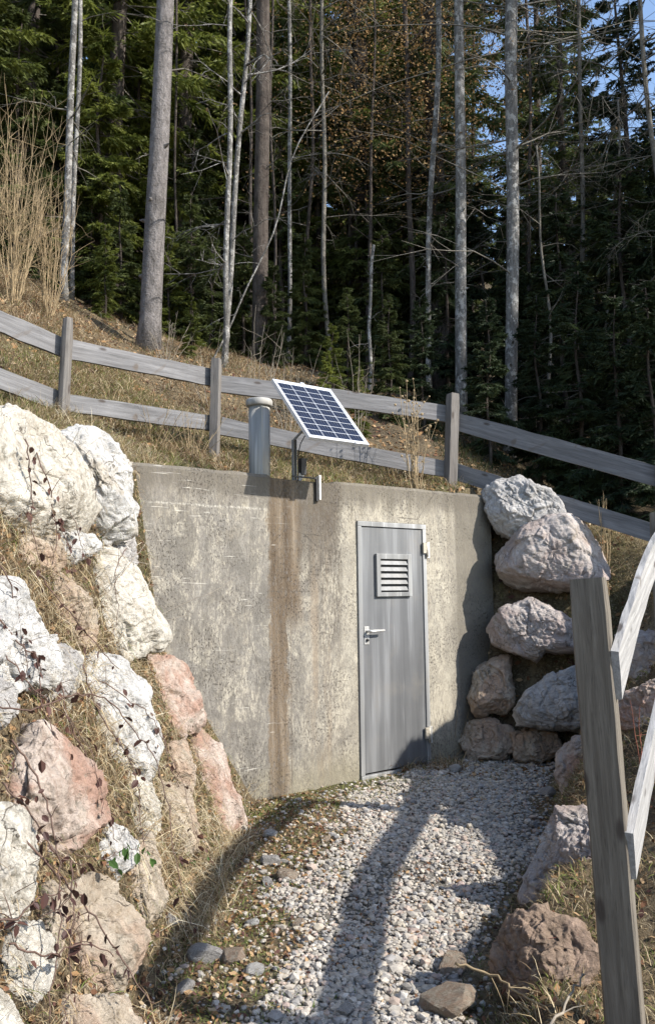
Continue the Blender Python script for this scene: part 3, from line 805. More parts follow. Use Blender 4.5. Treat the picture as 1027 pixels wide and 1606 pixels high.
def boulder(name, poly, mat, N, P, depth=.22, label='', cat='boulder', group=None, seed=0, rough=1., cuts=13, nt=150, npz=104, front=.5, grow=1.07):
    """outline (photograph pixels) laid on the plane (P, N); full solid rock with real depth around it"""
    N = N.normalized(); r_ = np.random.default_rng(seed+100)
    grow = 1.13 if N.x < .2 else 1.14
    mu, mv = sum(p[0] for p in poly)/len(poly), sum(p[1] for p in poly)/len(poly)
    pts = [on_plane(mu+(u-mu)*grow, mv+(v-mv)*grow, P, N) for u, v in poly]
    c3 = sum(pts, Vector())/len(pts)
    E1 = N.orthogonal().normalized() if abs(N.z) > .9 else Vector((0, 0, 1)).cross(N).normalized()
    E2 = N.cross(E1)
    loc2 = [((p-c3).dot(E1), (p-c3).dot(E2)) for p in pts]
    c2, th, R_ = resample(loc2, nt)
    nf_ = int(npz*.62); sf = 1-(1-np.linspace(0, 1, nf_))**1.6; sb = 1-(1-np.linspace(0, 1, npz-nf_+1))**1.6
    rho = np.concatenate([sb[:-1], sf[::-1]]); sgn_ = np.concatenate([-np.ones(len(sb)-1), np.ones(nf_)])
    ph = np.arange(len(rho)); npz = len(rho)
    TH, PH = np.meshgrid(th, ph)
    cp = np.broadcast_to(rho[:, None], PH.shape); sp_ = (sgn_*(1-np.minimum(rho, 1)**4.5)**.6)[:, None]*np.ones(PH.shape)
    X = R_[None, :]*cp*np.cos(TH); Y = R_[None, :]*cp*np.sin(TH)
    Zf = np.where(sp_ > 0, sp_*depth*front, sp_*depth*1.3)
    V = np.stack([X, Y, Zf], -1).reshape(-1, 3)
    Rm = R_.mean()
    for k in range(cuts):                              # facet planes broken off the front
        a_ = r_.uniform(0, 2*PI); tz_ = r_.uniform(.08, .45) if k % 2 else r_.uniform(.5, 1.15)
        n = np.array([math.cos(a_)*math.sin(tz_), math.sin(a_)*math.sin(tz_), math.cos(tz_)])
        sup = (V@n).max(); d = sup*r_.uniform(.70, .94)
        wq = r_.normal(0, 1, (3, 3))*4/max(Rm, .1)*.5; wph = r_.uniform(0, 6, 3)
        warp = (np.sin(V@wq.T+wph)).sum(1)*.035*Rm
        ex = np.maximum(0, V@n+warp-d)
        V = V - ex[:, None]*n*np.array([.5, .5, 1.])*.93
    V3 = V[:, 0:1]*np.array(E1)+V[:, 1:2]*np.array(E2)+V[:, 2:3]*np.array(N)
    org = np.array(c3+E1*c2[0]+E2*c2[1])
    W = V3+org
    wr = np.broadcast_to((rho**3.5)[:, None], TH.shape).ravel()
    sg_ = np.broadcast_to(sgn_[:, None], TH.shape).ravel()
    dl_ = np.stack([np.cos(TH).ravel()*wr, np.sin(TH).ravel()*wr, sg_*(1.02-wr)], -1)
    nv = dl_[:, 0:1]*np.array(E1)+dl_[:, 1:2]*np.array(E2)+dl_[:, 2:3]*np.array(N)
    nv /= np.maximum(1e-6, np.linalg.norm(nv, axis=1, keepdims=True))
    amp = .045*rough*min(1, Rm/.2)
    bd = r_.normal(size=3); bd /= np.linalg.norm(bd)
    disp = np.zeros(len(W)); g1 = (E2*-.85+E1*.4+N*.2).normalized(); g2 = g1.orthogonal().normalized(); g3 = g1.cross(g2)
    s1, s2, s3 = 3.2/max(Rm, .1)*.35, 9/max(Rm, .1)*.3, 30
    for i, w_ in enumerate(W):
        w_ = Vector(w_)
        a_ = mnoise.noise(w_*s1+Vector((seed, 0, 0)))
        b_ = 1-abs(mnoise.noise(w_*s2+Vector((0, seed, 0))))*2
        st = float(np.dot(w_, bd))*9 + 1.6*a_
        lay = (st-math.floor(st)); lay = min(lay*3, 1)*.5
        c_ = mnoise.noise(w_*s3); d_ = mnoise.noise(w_*75)
        e_ = mnoise.noise(Vector((w_.dot(g1)*7, w_.dot(g2)*42, w_.dot(g3)*42)))
        fc = 0.
        for fs in (s1*1.5, s1*4.2):
            q_ = w_*fs+g1*(2.5*w_.dot(g2)*0)+Vector((seed*1.7, 0, 0)); vd, vp = mnoise.voronoi(q_)
            rn = mnoise.cell_vector(vp[0]*7.31)-Vector((.5, .5, .5))
            fc += (q_-vp[0]).dot(rn)*(1.9 if fs < s1*3 else .8) - (.12 if vd[1]-vd[0] < .04 else 0)
        disp[i] = a_*.5 + lay*.30 + c_*.14 + d_*.10 + e_*.16 + fc*.58
    W = W + nv*(amp*(disp-.4))[:, None]
    # poles: merge duplicates by keeping grid but average ring
    G = W.reshape(npz, nt, 3); G[0] = G[0].mean(0); G[-1] = G[-1].mean(0)
    W = G.reshape(-1, 3)-org
    id_ = np.arange(npz*nt).reshape(npz, nt)
    nxt = np.roll(id_, -1, 1)
    f = np.stack([id_[:-1], nxt[:-1], nxt[1:], id_[1:]], -1)
    mid = f[1:-1].reshape(-1, 4)
    t0 = np.stack([id_[0], nxt[1], id_[1]], -1); t0[:, 0] = id_[0, 0]
    t1 = np.stack([id_[-2], nxt[-2], id_[-1]], -1); t1[:, 2] = id_[-1, 0]
    me = np_mesh(name, W, [mid, t0, t1]); me.shade_smooth()
    o = mobj(name, me, mat, None, org)
    return tag(o, label, cat, group)
def left_plane(poly, lift=.10, tocam=.42):
    u = sum(p[0] for p in poly)/len(poly); v = sum(p[1] for p in poly)/len(poly)
    P = hit(max(u, 0), v); n = Hn(np.array([P.x]), np.array([P.y]))[0]
    k = Vector((.92, -.12, .36)).normalized()
    tc = (CAM-P).normalized()
    N = (k+tc*tocam).normalized()
    return N, P+k*lift
LB = [
 ([(-50,700),(-30,650),(0,645),(30,655),(75,680),(110,720),(148,790),(147,825),(120,838),(95,830),(60,848),(30,838),(0,832),(-40,800)], 'rock_cream', 'large cream boulder at the top left below the fence, brambles trailing over it', .34),
 ([(98,672),(125,667),(150,672),(170,680),(182,712),(195,760),(208,828),(176,843),(152,812),(138,760),(115,705)], 'rock_white', 'pale grey rough boulder touching the left end of the wall top', .3),
 ([(160,868),(185,872),(215,893),(240,930),(258,975),(256,1012),(235,1020),(205,1031),(180,1000),(158,975),(135,920),(112,882),(135,885)], 'rock_cream', 'smooth cream-white slab boulder against the wall, thin twig shadows across it', .28),
 ([(-40,930),(0,915),(35,920),(60,960),(80,1000),(86,1040),(75,1085),(40,1075),(10,1085),(-40,1060)], 'rock_white', 'white boulder at the left edge with dark bramble leaves over it', .3),
 ([(155,1022),(185,1045),(215,1070),(238,1105),(246,1160),(262,1212),(240,1230),(205,1226),(175,1190),(140,1140),(118,1080),(128,1050)], 'rock_white', 'long white boulder leaning down beside the pink one in mid bank', .26),
 ([(222,1030),(260,1035),(300,1060),(318,1090),(330,1127),(318,1140),(290,1150),(268,1178),(248,1165),(236,1110),(212,1060)], 'rock_pink', 'pink blocky boulder beside the concrete wall, upper of two', .26),
 ([(300,1148),(330,1150),(350,1178),(366,1230),(385,1285),(370,1302),(345,1316),(320,1288),(308,1230),(294,1180)], 'rock_pink', 'tall pink wedge boulder standing at the foot of the bank by the wall', .22),
 ([(60,1138),(90,1150),(130,1190),(168,1238),(172,1280),(140,1300),(112,1335),(70,1345),(30,1315),(10,1240),(32,1180)], 'rock_pink', 'tan and pink boulder crossed by bramble stems low on the left bank', .26),
 ([(-40,1262),(15,1265),(40,1300),(65,1345),(72,1400),(42,1445),(0,1455),(-40,1450)], 'rock_cream', 'cream boulder at the lower left edge of the picture', .24),
 ([(138,1368),(175,1383),(200,1430),(215,1500),(205,1545),(150,1560),(108,1535),(88,1470),(103,1400)], 'rock_tan', 'flat tan boulder half covered by dry grass at the bottom left', .22),
 ([(246,1228),(290,1238),(312,1285),(320,1330),(280,1345),(254,1305)], 'rock_tan', 'pale tan boulder under grass left of the pink wedge', .2),
 ([(88,888),(118,920),(152,985),(152,1010),(112,1018),(78,985),(80,930)], 'rock_tan', 'narrow tan boulder squeezed between white boulders behind dead stalks', .2),
 ([(-30,1070),(0,1065),(20,1085),(22,1120),(5,1140),(-30,1145)], 'rock_grey', 'small grey boulder under the white one at the left edge', .2),
 ([(-30,1540),(-5,1550),(10,1580),(14,1640),(-30,1660)], 'rock_cream', 'cream boulder corner in the bottom left corner', .2),
 ([(168,836),(208,832),(214,868),(205,892),(180,882),(165,860)], 'rock_grey', 'small dark mossy boulder wedged below the pale grey one at the wall', .18),
 ([(20,845),(95,842),(110,880),(70,905),(20,895)], 'rock_tan', 'weathered tan boulder under the large cream one, mostly in dry grass', .2),
 ([(203,1222),(245,1235),(252,1300),(225,1335),(196,1290)], 'rock_cream', 'cream rock wedged below the long white boulder in dry grass', .18),
 ([(70,1395),(92,1380),(98,1450),(85,1530),(60,1500)], 'rock_tan', 'narrow tan rock between the lower left cream boulder and the flat tan one', .18),
 ([(10,1455),(60,1450),(80,1530),(50,1585),(0,1540)], 'rock_cream', 'pale rock in grass below the lower left cream boulder', .18),
 ([(100,1562),(195,1568),(215,1620),(90,1640)], 'rock_tan', 'tan rock at the bottom edge below the flat tan boulder', .16),
 ([(172,1292),(205,1310),(215,1350),(182,1375),(150,1345)], 'rock_white', 'white rock between the tan and pink boulder and the green sprig', .16),
 ([(92,1015),(125,1020),(128,1060),(110,1120),(85,1110)], 'rock_cream', 'slim pale rock left of the long white boulder', .16),
 ([(100,835),(150,838),(158,862),(110,885),(92,865)], 'rock_white', 'small pale rock under the gap between the two top boulders', .14),
 ([(262,1172),(296,1160),(300,1215),(308,1260),(285,1240),(262,1205)], 'rock_tan', 'tan rock filling the gap left of the tall pink wedge', .16),
 ([(40,1020),(100,1010),(120,1045),(112,1085),(70,1100),(35,1080)], 'rock_grey', 'grey shadowed boulder behind dead leaves in mid bank', .16),
 ([(205,1330),(245,1310),(262,1360),(258,1430),(225,1455),(205,1400)], 'rock_tan', 'tan boulder buried in dry grass above the shaded path corner', .16),
]
for i, (poly, mt, lab, dp) in enumerate(LB):
    N, P = left_plane(poly, .11 if i < 9 else .06)
    boulder('boulder', poly, M[mt], N, P, dp*.8, lab, seed=i)
RB = [
 ([(760,775),(785,752),(815,748),(838,762),(862,768),(880,790),(886,808),(860,820),(825,830),(800,838),(780,830),(765,800)], 'rock_grey', 'grey-white boulder on top of the right stack, level with the wall top', 7.38, .3),
 ([(783,865),(800,850),(830,825),(860,814),(895,810),(918,815),(938,845),(955,880),(950,900),(930,912),(880,922),(820,920),(788,908)], 'rock_rose', 'wide rose-grey boulder second from the top of the right stack', 7.2, .34),
 ([(768,985),(790,960),(830,941),(860,955),(900,975),(915,1000),(905,1020),(855,1020),(840,1034),(810,1022),(772,1008)], 'rock_rose', 'grey wedge boulder in the middle of the right stack left of the near post', 7.1, .3),
 ([(744,1042),(772,1028),(798,1031),(800,1062),(804,1100),(790,1116),(745,1119),(734,1092),(741,1062)], 'rock_tan', 'small brown block beside the right end of the wall', 7.22, .22),
 ([(808,1118),(830,1085),(870,1060),(905,1045),(935,1050),(935,1132),(900,1144),(850,1142),(812,1136)], 'rock_grey', 'large grey boulder low in the right stack, partly behind the near post', 6.85, .3),
 ([(722,1162),(735,1136),(770,1128),(800,1140),(806,1172),(790,1190),(740,1193)], 'rock_tan', 'brown boulder at the foot of the right stack nearest the door', 7.2, .22),
 ([(800,1150),(835,1140),(870,1150),(880,1178),(850,1196),(808,1192)], 'rock_tan', 'flat brown boulder at the foot of the right stack in shade', 7.02, .2),
 ([(888,1160),(915,1150),(942,1165),(940,1230),(912,1264),(888,1252),(872,1218),(877,1180)], 'rock_pink', 'rounded rust and grey boulder at the path edge left of the near post', 5.6, .16),
 ([(876,1278),(905,1262),(932,1285),(945,1345),(905,1378),(862,1412),(826,1428),(816,1412),(838,1350),(856,1305)], 'rock_rose', 'long pale and rose boulder edging the path left of the near post', 4.6, .16),
 ([(800,1442),(850,1424),(900,1448),(935,1500),(915,1550),(845,1574),(798,1562),(770,1530),(780,1480)], 'rock_brown', 'big brown boulder edging the path at the bottom right', 3.45, .18),
 ([(968,1000),(1000,985),(1045,990),(1060,1030),(1050,1065),(1000,1070),(970,1055)], 'rock_rose', 'rose boulder seen between the two pale rails, upper one', 5.4, .22),
 ([(958,1105),(985,1085),(1030,1068),(1075,1080),(1075,1130),(1020,1150),(975,1145)], 'rock_pink', 'pink boulder seen right of the near post, lower one', 4.9, .22),
]
for i, (poly, mt, lab, Y, dp) in enumerate(RB):
    u = sum(p[0] for p in poly)/len(poly); v = sum(p[1] for p in poly)/len(poly)
    P = at_y(u, v, Y); tc = (CAM-P).normalized()
    N = Vector((-.35, -.9, .32)) + tc*.4
    if i >= 7:
        P = hit(u, v)+Vector((-.05, -.02, .07)); N = Vector((-.75, -.15, .5))+tc*.8
    boulder('boulder', poly, M[mt], N, P, dp, lab, seed=40+i)

# ------------------------------------------------------------------ loose stones
def stone_mesh(seed, sub=2):
    bm = bmesh.new(); bmesh.ops.create_icosphere(bm, subdivisions=sub, radius=1); r_ = random.Random(seed)
    pl = [(Vector((r_.gauss(0, 1), r_.gauss(0, 1), r_.gauss(0, 1))).normalized(), r_.uniform(.5, .85)) for _ in range(9)]
    for v in bm.verts:
        for n, d in pl:
            e = v.co.dot(n)-d
            if e > 0: v.co -= n*e
        v.co += v.co*.10*mnoise.noise(v.co*2+Vector((seed, 0, 0)))
    me = bpy.data.meshes.new('stone'); bm.to_mesh(me); bm.free(); return me
sm = [stone_mesh(i, 3) for i in range(5)]
for me in sm: me.materials.append(M['rock_grey'])
smw = [stone_mesh(20+i, 3) for i in range(3)]
for me in smw: me.materials.append(M['rock_white'])
smt = [stone_mesh(30+i, 3) for i in range(2)]
for me in smt: me.materials.append(M['rock_tan'])
for me in sm+smw+smt: me.shade_flat()
ST = [(425,1314,12,1,'small white stone on moss right of the pink wedge boulder'),(424,1356,15,0,'dark grey stone in the shade just below the small white one'),
 (452,1382,16,2,'flat tan stone at the left edge of the shaded gravel'),(516,1366,9,0,'single dark stone standing out in the gravel centre'),(322,1512,24,0,'large grey stone of the pair at the lower left of the path'),
 (366,1512,21,2,'pale tan stone right of the large grey stone, lower left of the path'),(401,1534,15,1,'small pale stone right of the tan stone, lower path'),(266,1466,15,0,'rounded grey stone half in grass below the left bank'),
 (716,1212,14,1,'white flat stone at the foot of the wall right of the door'),(742,1212,8,1,'small pale stone right of the white flat stone by the door'),(858,1250,14,0,'grey stone at the far right edge of the gravel'),
 (702,1592,38,2,'large tan pyramid stone at the bottom edge of the path'),(706,1524,25,2,'flat mossy grey stone in the gravel near the bottom right boulder'),(420,1392,10,0,'small grey stone in the path shadow, below the tan stone'),
 (512,1322,8,2,'small tan stone in the gravel by the shadow edge'),(160,1590,20,1,'pale stone in grass in the lower left corner'),(540,1600,16,1,'pale stone at the bottom edge of the gravel centre'),
 (838,1300,10,0,'grey stone beside the long pale edging boulder'),(395,1455,11,1,'small white stone in thin grass left of the gravel'),(468,1452,9,2,'small tan stone in the gravel, left side'),
 (820,1195,10,0,'small grey stone at the foot of the right stack'),(655,1580,9,1,'small white stone left of the tan pyramid stone'),(290,1560,14,0,'grey stone in dry grass left of the lower path'),(600,968+560,8,0,'small grey stone lying in the lower gravel')]
for i, (u, v, s, k, lab) in enumerate(ST):
    P = hit(u, v); me = rnd.choice([sm, smw, smt][k]); r0 = s/F*(P-CAM).length*.98
    o = link(bpy.data.objects.new('stone', me)); o.location = (P.x, P.y, Hs(P.x, P.y)+r0*.25)
    o.scale = (r0*1.1, r0*.9, r0*.72); o.rotation_euler = (rnd.uniform(-.3, .3), rnd.uniform(-.3, .3), rnd.uniform(0, 6))
    tag(o, lab, 'stone', 'loose stones along the path')

# ------------------------------------------------------------------ gravel (uncountable)
def gravel():
    tv, tf = [], None
    for s in range(8):
        bm = bmesh.new(); bmesh.ops.create_icosphere(bm, subdivisions=1, radius=1); r_ = random.Random(s)
        for v in bm.verts: v.co *= r_.uniform(.72, 1.15)
        bm.verts.ensure_lookup_table(); tv.append(np.array([tuple(v.co) for v in bm.verts]))
        if tf is None: tf = np.array([[v.index for v in f.verts] for f in bm.faces])
        bm.free()
    n = 120000
    x = rng.uniform(-.95, 2.0, n); y = 2.0+rng.power(1.0, n)*5.6
    w_ = gravel_w(x, y); q = (x-WX)*(-wn_[0])+(y-WY)*(-wn_[1])
    z = H(x, y); pathz = .014*y
    dens = np.interp(y, [2, 7.5], [1, 1])
    nearR = np.clip((xr(y)-x)/.35, .12, 1)*np.clip(.75+.9*fbm(x, y, 3, 21), .15, 1)
    base = np.where(w_ > .5, nearR+.25, .25*w_+.085)
    keep = (rng.uniform(0, 1, n) < base*dens*.72) & (x < xr(y)+.03) & (q < -.0) & (z < pathz+.2)
    x, y, z = x[keep], y[keep], z[keep]; n = len(x)
    r = np.exp(rng.normal(math.log(.0098), .36, n)); r = np.clip(r, .005, .028)
    k = rng.integers(0, 8, n)
    base_v = np.stack(tv)[k]                                # n,42,3... subdivisions=1 -> 12 verts
    sc3 = np.stack([r*rng.uniform(.9, 1.35, n), r*rng.uniform(.75, 1.1, n), r*rng.uniform(.5, .85, n)], -1)
    V = base_v*sc3[:, None, :]
    a_ = rng.uniform(0, 2*PI, n); b_ = rng.uniform(-.5, .5, n)
    cb, sb = np.cos(b_)[:, None], np.sin(b_)[:, None]
    V = np.stack([V[..., 0], V[..., 1]*cb-V[..., 2]*sb, V[..., 1]*sb+V[..., 2]*cb], -1)
    ca, sa = np.cos(a_)[:, None], np.sin(a_)[:, None]
    V = np.stack([V[..., 0]*ca-V[..., 1]*sa, V[..., 0]*sa+V[..., 1]*ca, V[..., 2]], -1)
    V += np.stack([x, y, z+r*rng.uniform(.0, .75, n)], -1)[:, None, :]
    nv = V.shape[1]
    Fc = (tf[None]+np.arange(n)[:, None, None]*nv).reshape(-1, 3)
    me = np_mesh('gravel', V.reshape(-1, 3), [Fc]); me.shade_flat()
    pal = np.array([(.43, .395, .345), (.48, .43, .365), (.36, .335, .295), (.56, .525, .47), (.45, .36, .30), (.33, .32, .31), (.48, .43, .35), (.22, .215, .21), (.42, .33, .29)])
    c = pal[rng.choice(len(pal), n, p=[.22, .17, .2, .09, .09, .1, .07, .03, .03])]*rng.uniform(.74, 1.04, (n, 1))
    set_col(me, np.repeat(c, nv, 0))
    o = mobj('gravel', me, M['stone']); tag(o, 'pale crushed gravel covering the path up to the door', 'gravel', kind='stuff')
gravel()

# ------------------------------------------------------------------ grass blades
def blades(name, label, cat, x, y, length, width, pal, prob, lean=.9, droop=1.2, down=0., lift=0.):
    n = len(x); z = H(x, y); N = Hn(x, y)
    P = np.stack([x, y, z-.01+lift], -1)
    a_ = rng.uniform(0, 2*PI, n); rd = np.stack([np.cos(a_), np.sin(a_), rng.uniform(-.2, .6, n)], -1)
    D = N*.8 + np.array([0, 0, .7]) + rd*lean*rng.uniform(.3, 1.2, (n, 1)); D /= np.linalg.norm(D, axis=1, keepdims=True)
    L = length*rng.uniform(.45, 1.3, n); 
    side = np.cross(D, np.array([0, 0, 1.])+rng.normal(0, .3, (n, 3))); side /= np.linalg.norm(side, axis=1, keepdims=True)
    w = width*rng.uniform(.6, 1.4, n)
    dr = droop*rng.uniform(.3, 1.3, n)
    steep = 1-N[:, 2]
    pts = []; p = P.copy(); d = D.copy()
    for i in range(4):
        pts.append(p.copy())
        p = p + d*(L/3)[:, None]
        d = d + np.stack([N[:, 0]*.0, N[:, 1]*.0, -dr*.45*(1+down*steep)], -1)+rng.normal(0, .13, (n, 3)); d /= np.linalg.norm(d, axis=1, keepdims=True)
    ws = [1, .85, .55, .0]
    V = []
    for i in range(3): V += [pts[i]-side*(w*ws[i]/2)[:, None], pts[i]+side*(w*ws[i]/2)[:, None]]
    V.append(pts[3]); V = np.stack(V, 1)
    b = (np.arange(n)*7)[:, None]
    q = np.concatenate([b+np.array([[0, 1, 3, 2]]), b+np.array([[2, 3, 5, 4]])]); t_ = b+np.array([[4, 5, 6]])
    me = np_mesh(name, V.reshape(-1, 3), [q, t_])
    pal = np.array(pal); c = pal[rng.choice(len(pal), n, p=prob)]*rng.uniform(.65, 1.15, (n, 1))
    set_col(me, np.repeat(c, 7, 0))
    return tag(mobj(name, me, M['attr']), label, cat, kind='stuff')
def sample(n, x0, x1, y0, y1, maskf, over=4, power=1.):
    x = rng.uniform(x0, x1, n*over); y = y0+(y1-y0)*rng.uniform(0, 1, n*over)**power
    w = maskf(x, y)
    nz = Hn(x, y)[:, 2]; w = w/np.maximum(nz, .25)
    n = min(n, int((w > 0).sum()*.95)); k = rng.choice(len(x), n, replace=False, p=w/w.sum()); return x[k], y[k]
def qd(x, y): return (x-WX)*(-wn_[0])+(y-WY)*(-wn_[1])
STRAW = [(.46, .36, .21), (.56, .47, .31), (.31, .22, .125), (.17, .11, .065), (.15, .19, .05), (.64, .57, .42)]
front = lambda x, y: ((qd(x, y) < -.03) | (x < -1.28))
# left bank
mk = lambda x, y: (x < xl(y)+.12)*front(x, y)*(.15+np.clip(.6+fbm(x, y, 4, 31), 0, 1.4))
x, y = sample(30000, -2.1, -.4, 1.7, 6.2, mk)
blades('dry_grass', 'dead straw-coloured grass hanging between the boulders of the left bank', 'grass', x, y, .11, .0034, STRAW, [.28, .14, .24, .18, .09, .07], 1.3, 1.6, 1.0)
mk = lambda x, y: (x < xl(y)+.16)*front(x, y)*np.clip(-.1+1.3*fbm(x, y, 3, 51), 0, 1.4)
x, y = sample(8500, -2.1, -.4, 1.7, 6.2, mk)
blades('dry_stalks', 'long pale dead stalks tangled over the left bank', 'grass', x, y, .24, .0036, STRAW, [.3, .25, .15, .1, .02, .18], 1.7, 1.5, .8)
# foot of left bank and verge of path
mk = lambda x, y: (x > xl(y)-.10)*(1-gravel_w(x, y))*(qd(x, y) < -.02)*np.clip(.35+1.1*fbm(x, y, 5, 33), 0, 1.5)
x, y = sample(15000, -1.0, 1.2, 2.0, 7.3, mk)
blades('verge_grass', 'short green and dry grass between the left bank and the gravel', 'grass', x, y, .042, .0034, STRAW[:5]+[(.17, .21, .05)], [.22, .14, .16, .10, .18, .20], 1.5, 1.3)
mk = lambda x, y: gravel_w(x, y)*(qd(x, y) < -.02)*np.clip(-.5+1.6*fbm(x, y, 3.3, 35), 0, 1.5)*(x > xl(y))*(x < xr(y)+.05)
x, y = sample(5500, -.6, 1.9, 2.4, 7.5, mk)
blades('path_moss', 'thin moss and grass tufts pushing through the gravel', 'grass', x, y, .020, .004, [(.16, .20, .05), (.34, .28, .15), (.2, .17, .08)], [.55, .25, .2], 1.6, 1.0)
# plateau between wall and fence
mk = lambda x, y: ((qd(x, y) > .23) | (x < -1.35))*np.clip(.8+.6*fbm(x, y, 3, 37), .15, 1.6)*(y > 4.6)
x, y = sample(34000, -2.8, 2.4, 4.7, 8.3, mk)
blades('plateau_grass', 'tufted yellow-green grass on the strip between wall and fence', 'grass', x, y, .115, .0042, STRAW[:5]+[(.19, .22, .055)], [.24, .22, .08, .06, .16, .24], 1.3, 1.4)
mk = lambda x, y: (x < .8-.3*(y-8))*np.clip(.6+.9*fbm(x, y, 2.5, 39), .05, 1.6)
x, y = sample(38000, -6, 2.0, 6.8, 12, mk, power=1.3)
blades('bank_grass', 'brown dead grass and fern litter on the rising bank behind the fence', 'grass', x, y, .16, .0055, [(.38, .28, .17), (.48, .38, .24), (.28, .19, .11), (.18, .12, .075), (.58, .50, .36), (.17, .20, .06)], [.26, .22, .22, .14, .1, .06], 1.5, 1.7, 1.2)
mk = lambda x, y: np.exp(-((qd(x, y)+.12)/.17)**2)*(x > -.75)*(x < 1.55)*(qd(x, y) < -.015)*np.clip(.45+fbm(x, y, 6, 61), 0, 1.3)*(1-.85*np.exp(-((x-.75)/.35)**2))
x, y = sample(7000, -.8, 1.6, 5.4, 7.6, mk)
blades('wall_foot_grass', 'yellow-green moss and grass along the foot of the concrete wall', 'grass', x, y, .038, .004, [(.19, .23, .055), (.28, .28, .09), (.40, .34, .18), (.12, .15, .04)], [.35, .25, .2, .2], 1.5, 1.2)
mk = lambda x, y: np.exp(-((x-xl(y)-.22)/.22)**2)*np.clip(-.1+1.2*fbm(x, y, 4.5, 63), 0, 1.3)*(qd(x, y) < -.02)
x, y = sample(8000, -1., .4, 2.0, 6.2, mk)
blades('green_tufts', 'fresh green tufts at the foot of the left bank', 'grass', x, y, .04, .004, [(.17, .22, .05), (.26, .27, .09), (.42, .36, .2), (.11, .15, .04)], [.35, .2, .25, .2], 1.5, 1.2)
# right slope
mk = lambda x, y: (x > xr(y)-.04)*(qd(x, y) < .1)*np.clip(.5+1.0*fbm(x, y, 4, 41), .08, 1.5)
x, y = sample(36000, .5, 4.0, 1.6, 7.6, mk)
blades('slope_grass', 'sparse dry grass over the earth slope around the near fence', 'grass', x, y, .085, .0034, STRAW[:5]+[(.19, .22, .055)], [.28, .16, .2, .16, .1, .1], 1.3, 1.4)
mk = lambda x, y: (x > 1.2)*np.clip(.5+.9*fbm(x, y, 3, 43), .1, 1.5)
x, y = sample(14000, 1.3, 6, 7.5, 13, mk)
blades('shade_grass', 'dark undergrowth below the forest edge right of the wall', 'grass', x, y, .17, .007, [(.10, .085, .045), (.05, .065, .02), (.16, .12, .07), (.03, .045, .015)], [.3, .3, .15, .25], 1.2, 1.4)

# leaf litter
def leaf_cards(name, label, cat, P, N, size, pal, prob, lift=.01, flat=.6):
    n = len(P); a_ = rng.uniform(0, 2*PI, n)
    t = np.stack([np.cos(a_), np.sin(a_), rng.uniform(-.4, .4, n)], -1); nn = N+rng.normal(0, flat, (n, 3)); nn /= np.linalg.norm(nn, axis=1, keepdims=True)
    t = t-nn*(t*nn).sum(1, keepdims=True); t /= np.linalg.norm(t, axis=1, keepdims=True); s = np.cross(nn, t)
    L = (size*rng.uniform(.5, 1.4, n))[:, None]; c = P+nn*lift
    V = np.stack([c-t*L, c-t*L*.2+s*L*.5+nn*L*.15, c-t*L*.2-s*L*.5+nn*L*.25, c+t*L*.5+s*L*.42, c+t*L*.5-s*L*.42, c+t*L+nn*L*.3], 1)
    b = (np.arange(n)*6)[:, None]
    f3 = np.concatenate([b+np.array([[0, 2, 1]]), b+np.array([[3, 4, 5]])]); f4 = b+np.array([[1, 2, 4, 3]])
    me = np_mesh(name, V.reshape(-1, 3), [f3, f4]); pal = np.array(pal)
    col = pal[rng.choice(len(pal), n, p=prob)]*rng.uniform(.6, 1.15, (n, 1)); set_col(me, np.repeat(col, 6, 0))
    o = mobj(name, me, M['attr']); return tag(o, label, cat, kind='stuff') if label else o
def litter(name, label, n, x0, x1, y0, y1, mask, size, pal, prob):
    x, y = sample(n, x0, x1, y0, y1, mask); leaf_cards(name, label, 'leaves', np.stack([x, y, H(x, y)], -1), Hn(x, y), size, pal, prob, .012)
LP = [(.32, .19, .09), (.42, .28, .155), (.18, .09, .05), (.10, .05, .04), (.52, .40, .26)]
litter('leaf_litter', 'small dead brown leaves lying in the grass of the left bank', 13000, -2.1, .2, 1.8, 6.2, lambda x, y: front(x, y)*(1-gravel_w(x, y)*.97), .014, LP, [.3, .25, .2, .15, .1])
litter('path_litter', 'small dead leaves and needles scattered over the gravel', 2600, -.9, 2.0, 2.2, 7.3, lambda x, y: (qd(x, y) < -.03)*(x > xl(y))*(x < xr(y))*np.clip(.3+fbm(x, y, 3, 71), .05, 1.3), .011, LP, [.3, .25, .2, .15, .1])
litter('slope_litter', 'dead leaves scattered over the right slope and plateau', 7000, .5, 3.5, 2, 8.2, lambda x, y: ((x > xr(y)-.1) | (qd(x, y) > .25))*1., .015, LP, [.3, .25, .2, .15, .1])
litter('bank_litter', 'brown beech leaves covering the bank behind the fence', 9000, -6, 3, 6.6, 12.5, lambda x, y: (x < 2.5)*1., .026, LP, [.34, .25, .2, .11, .1])

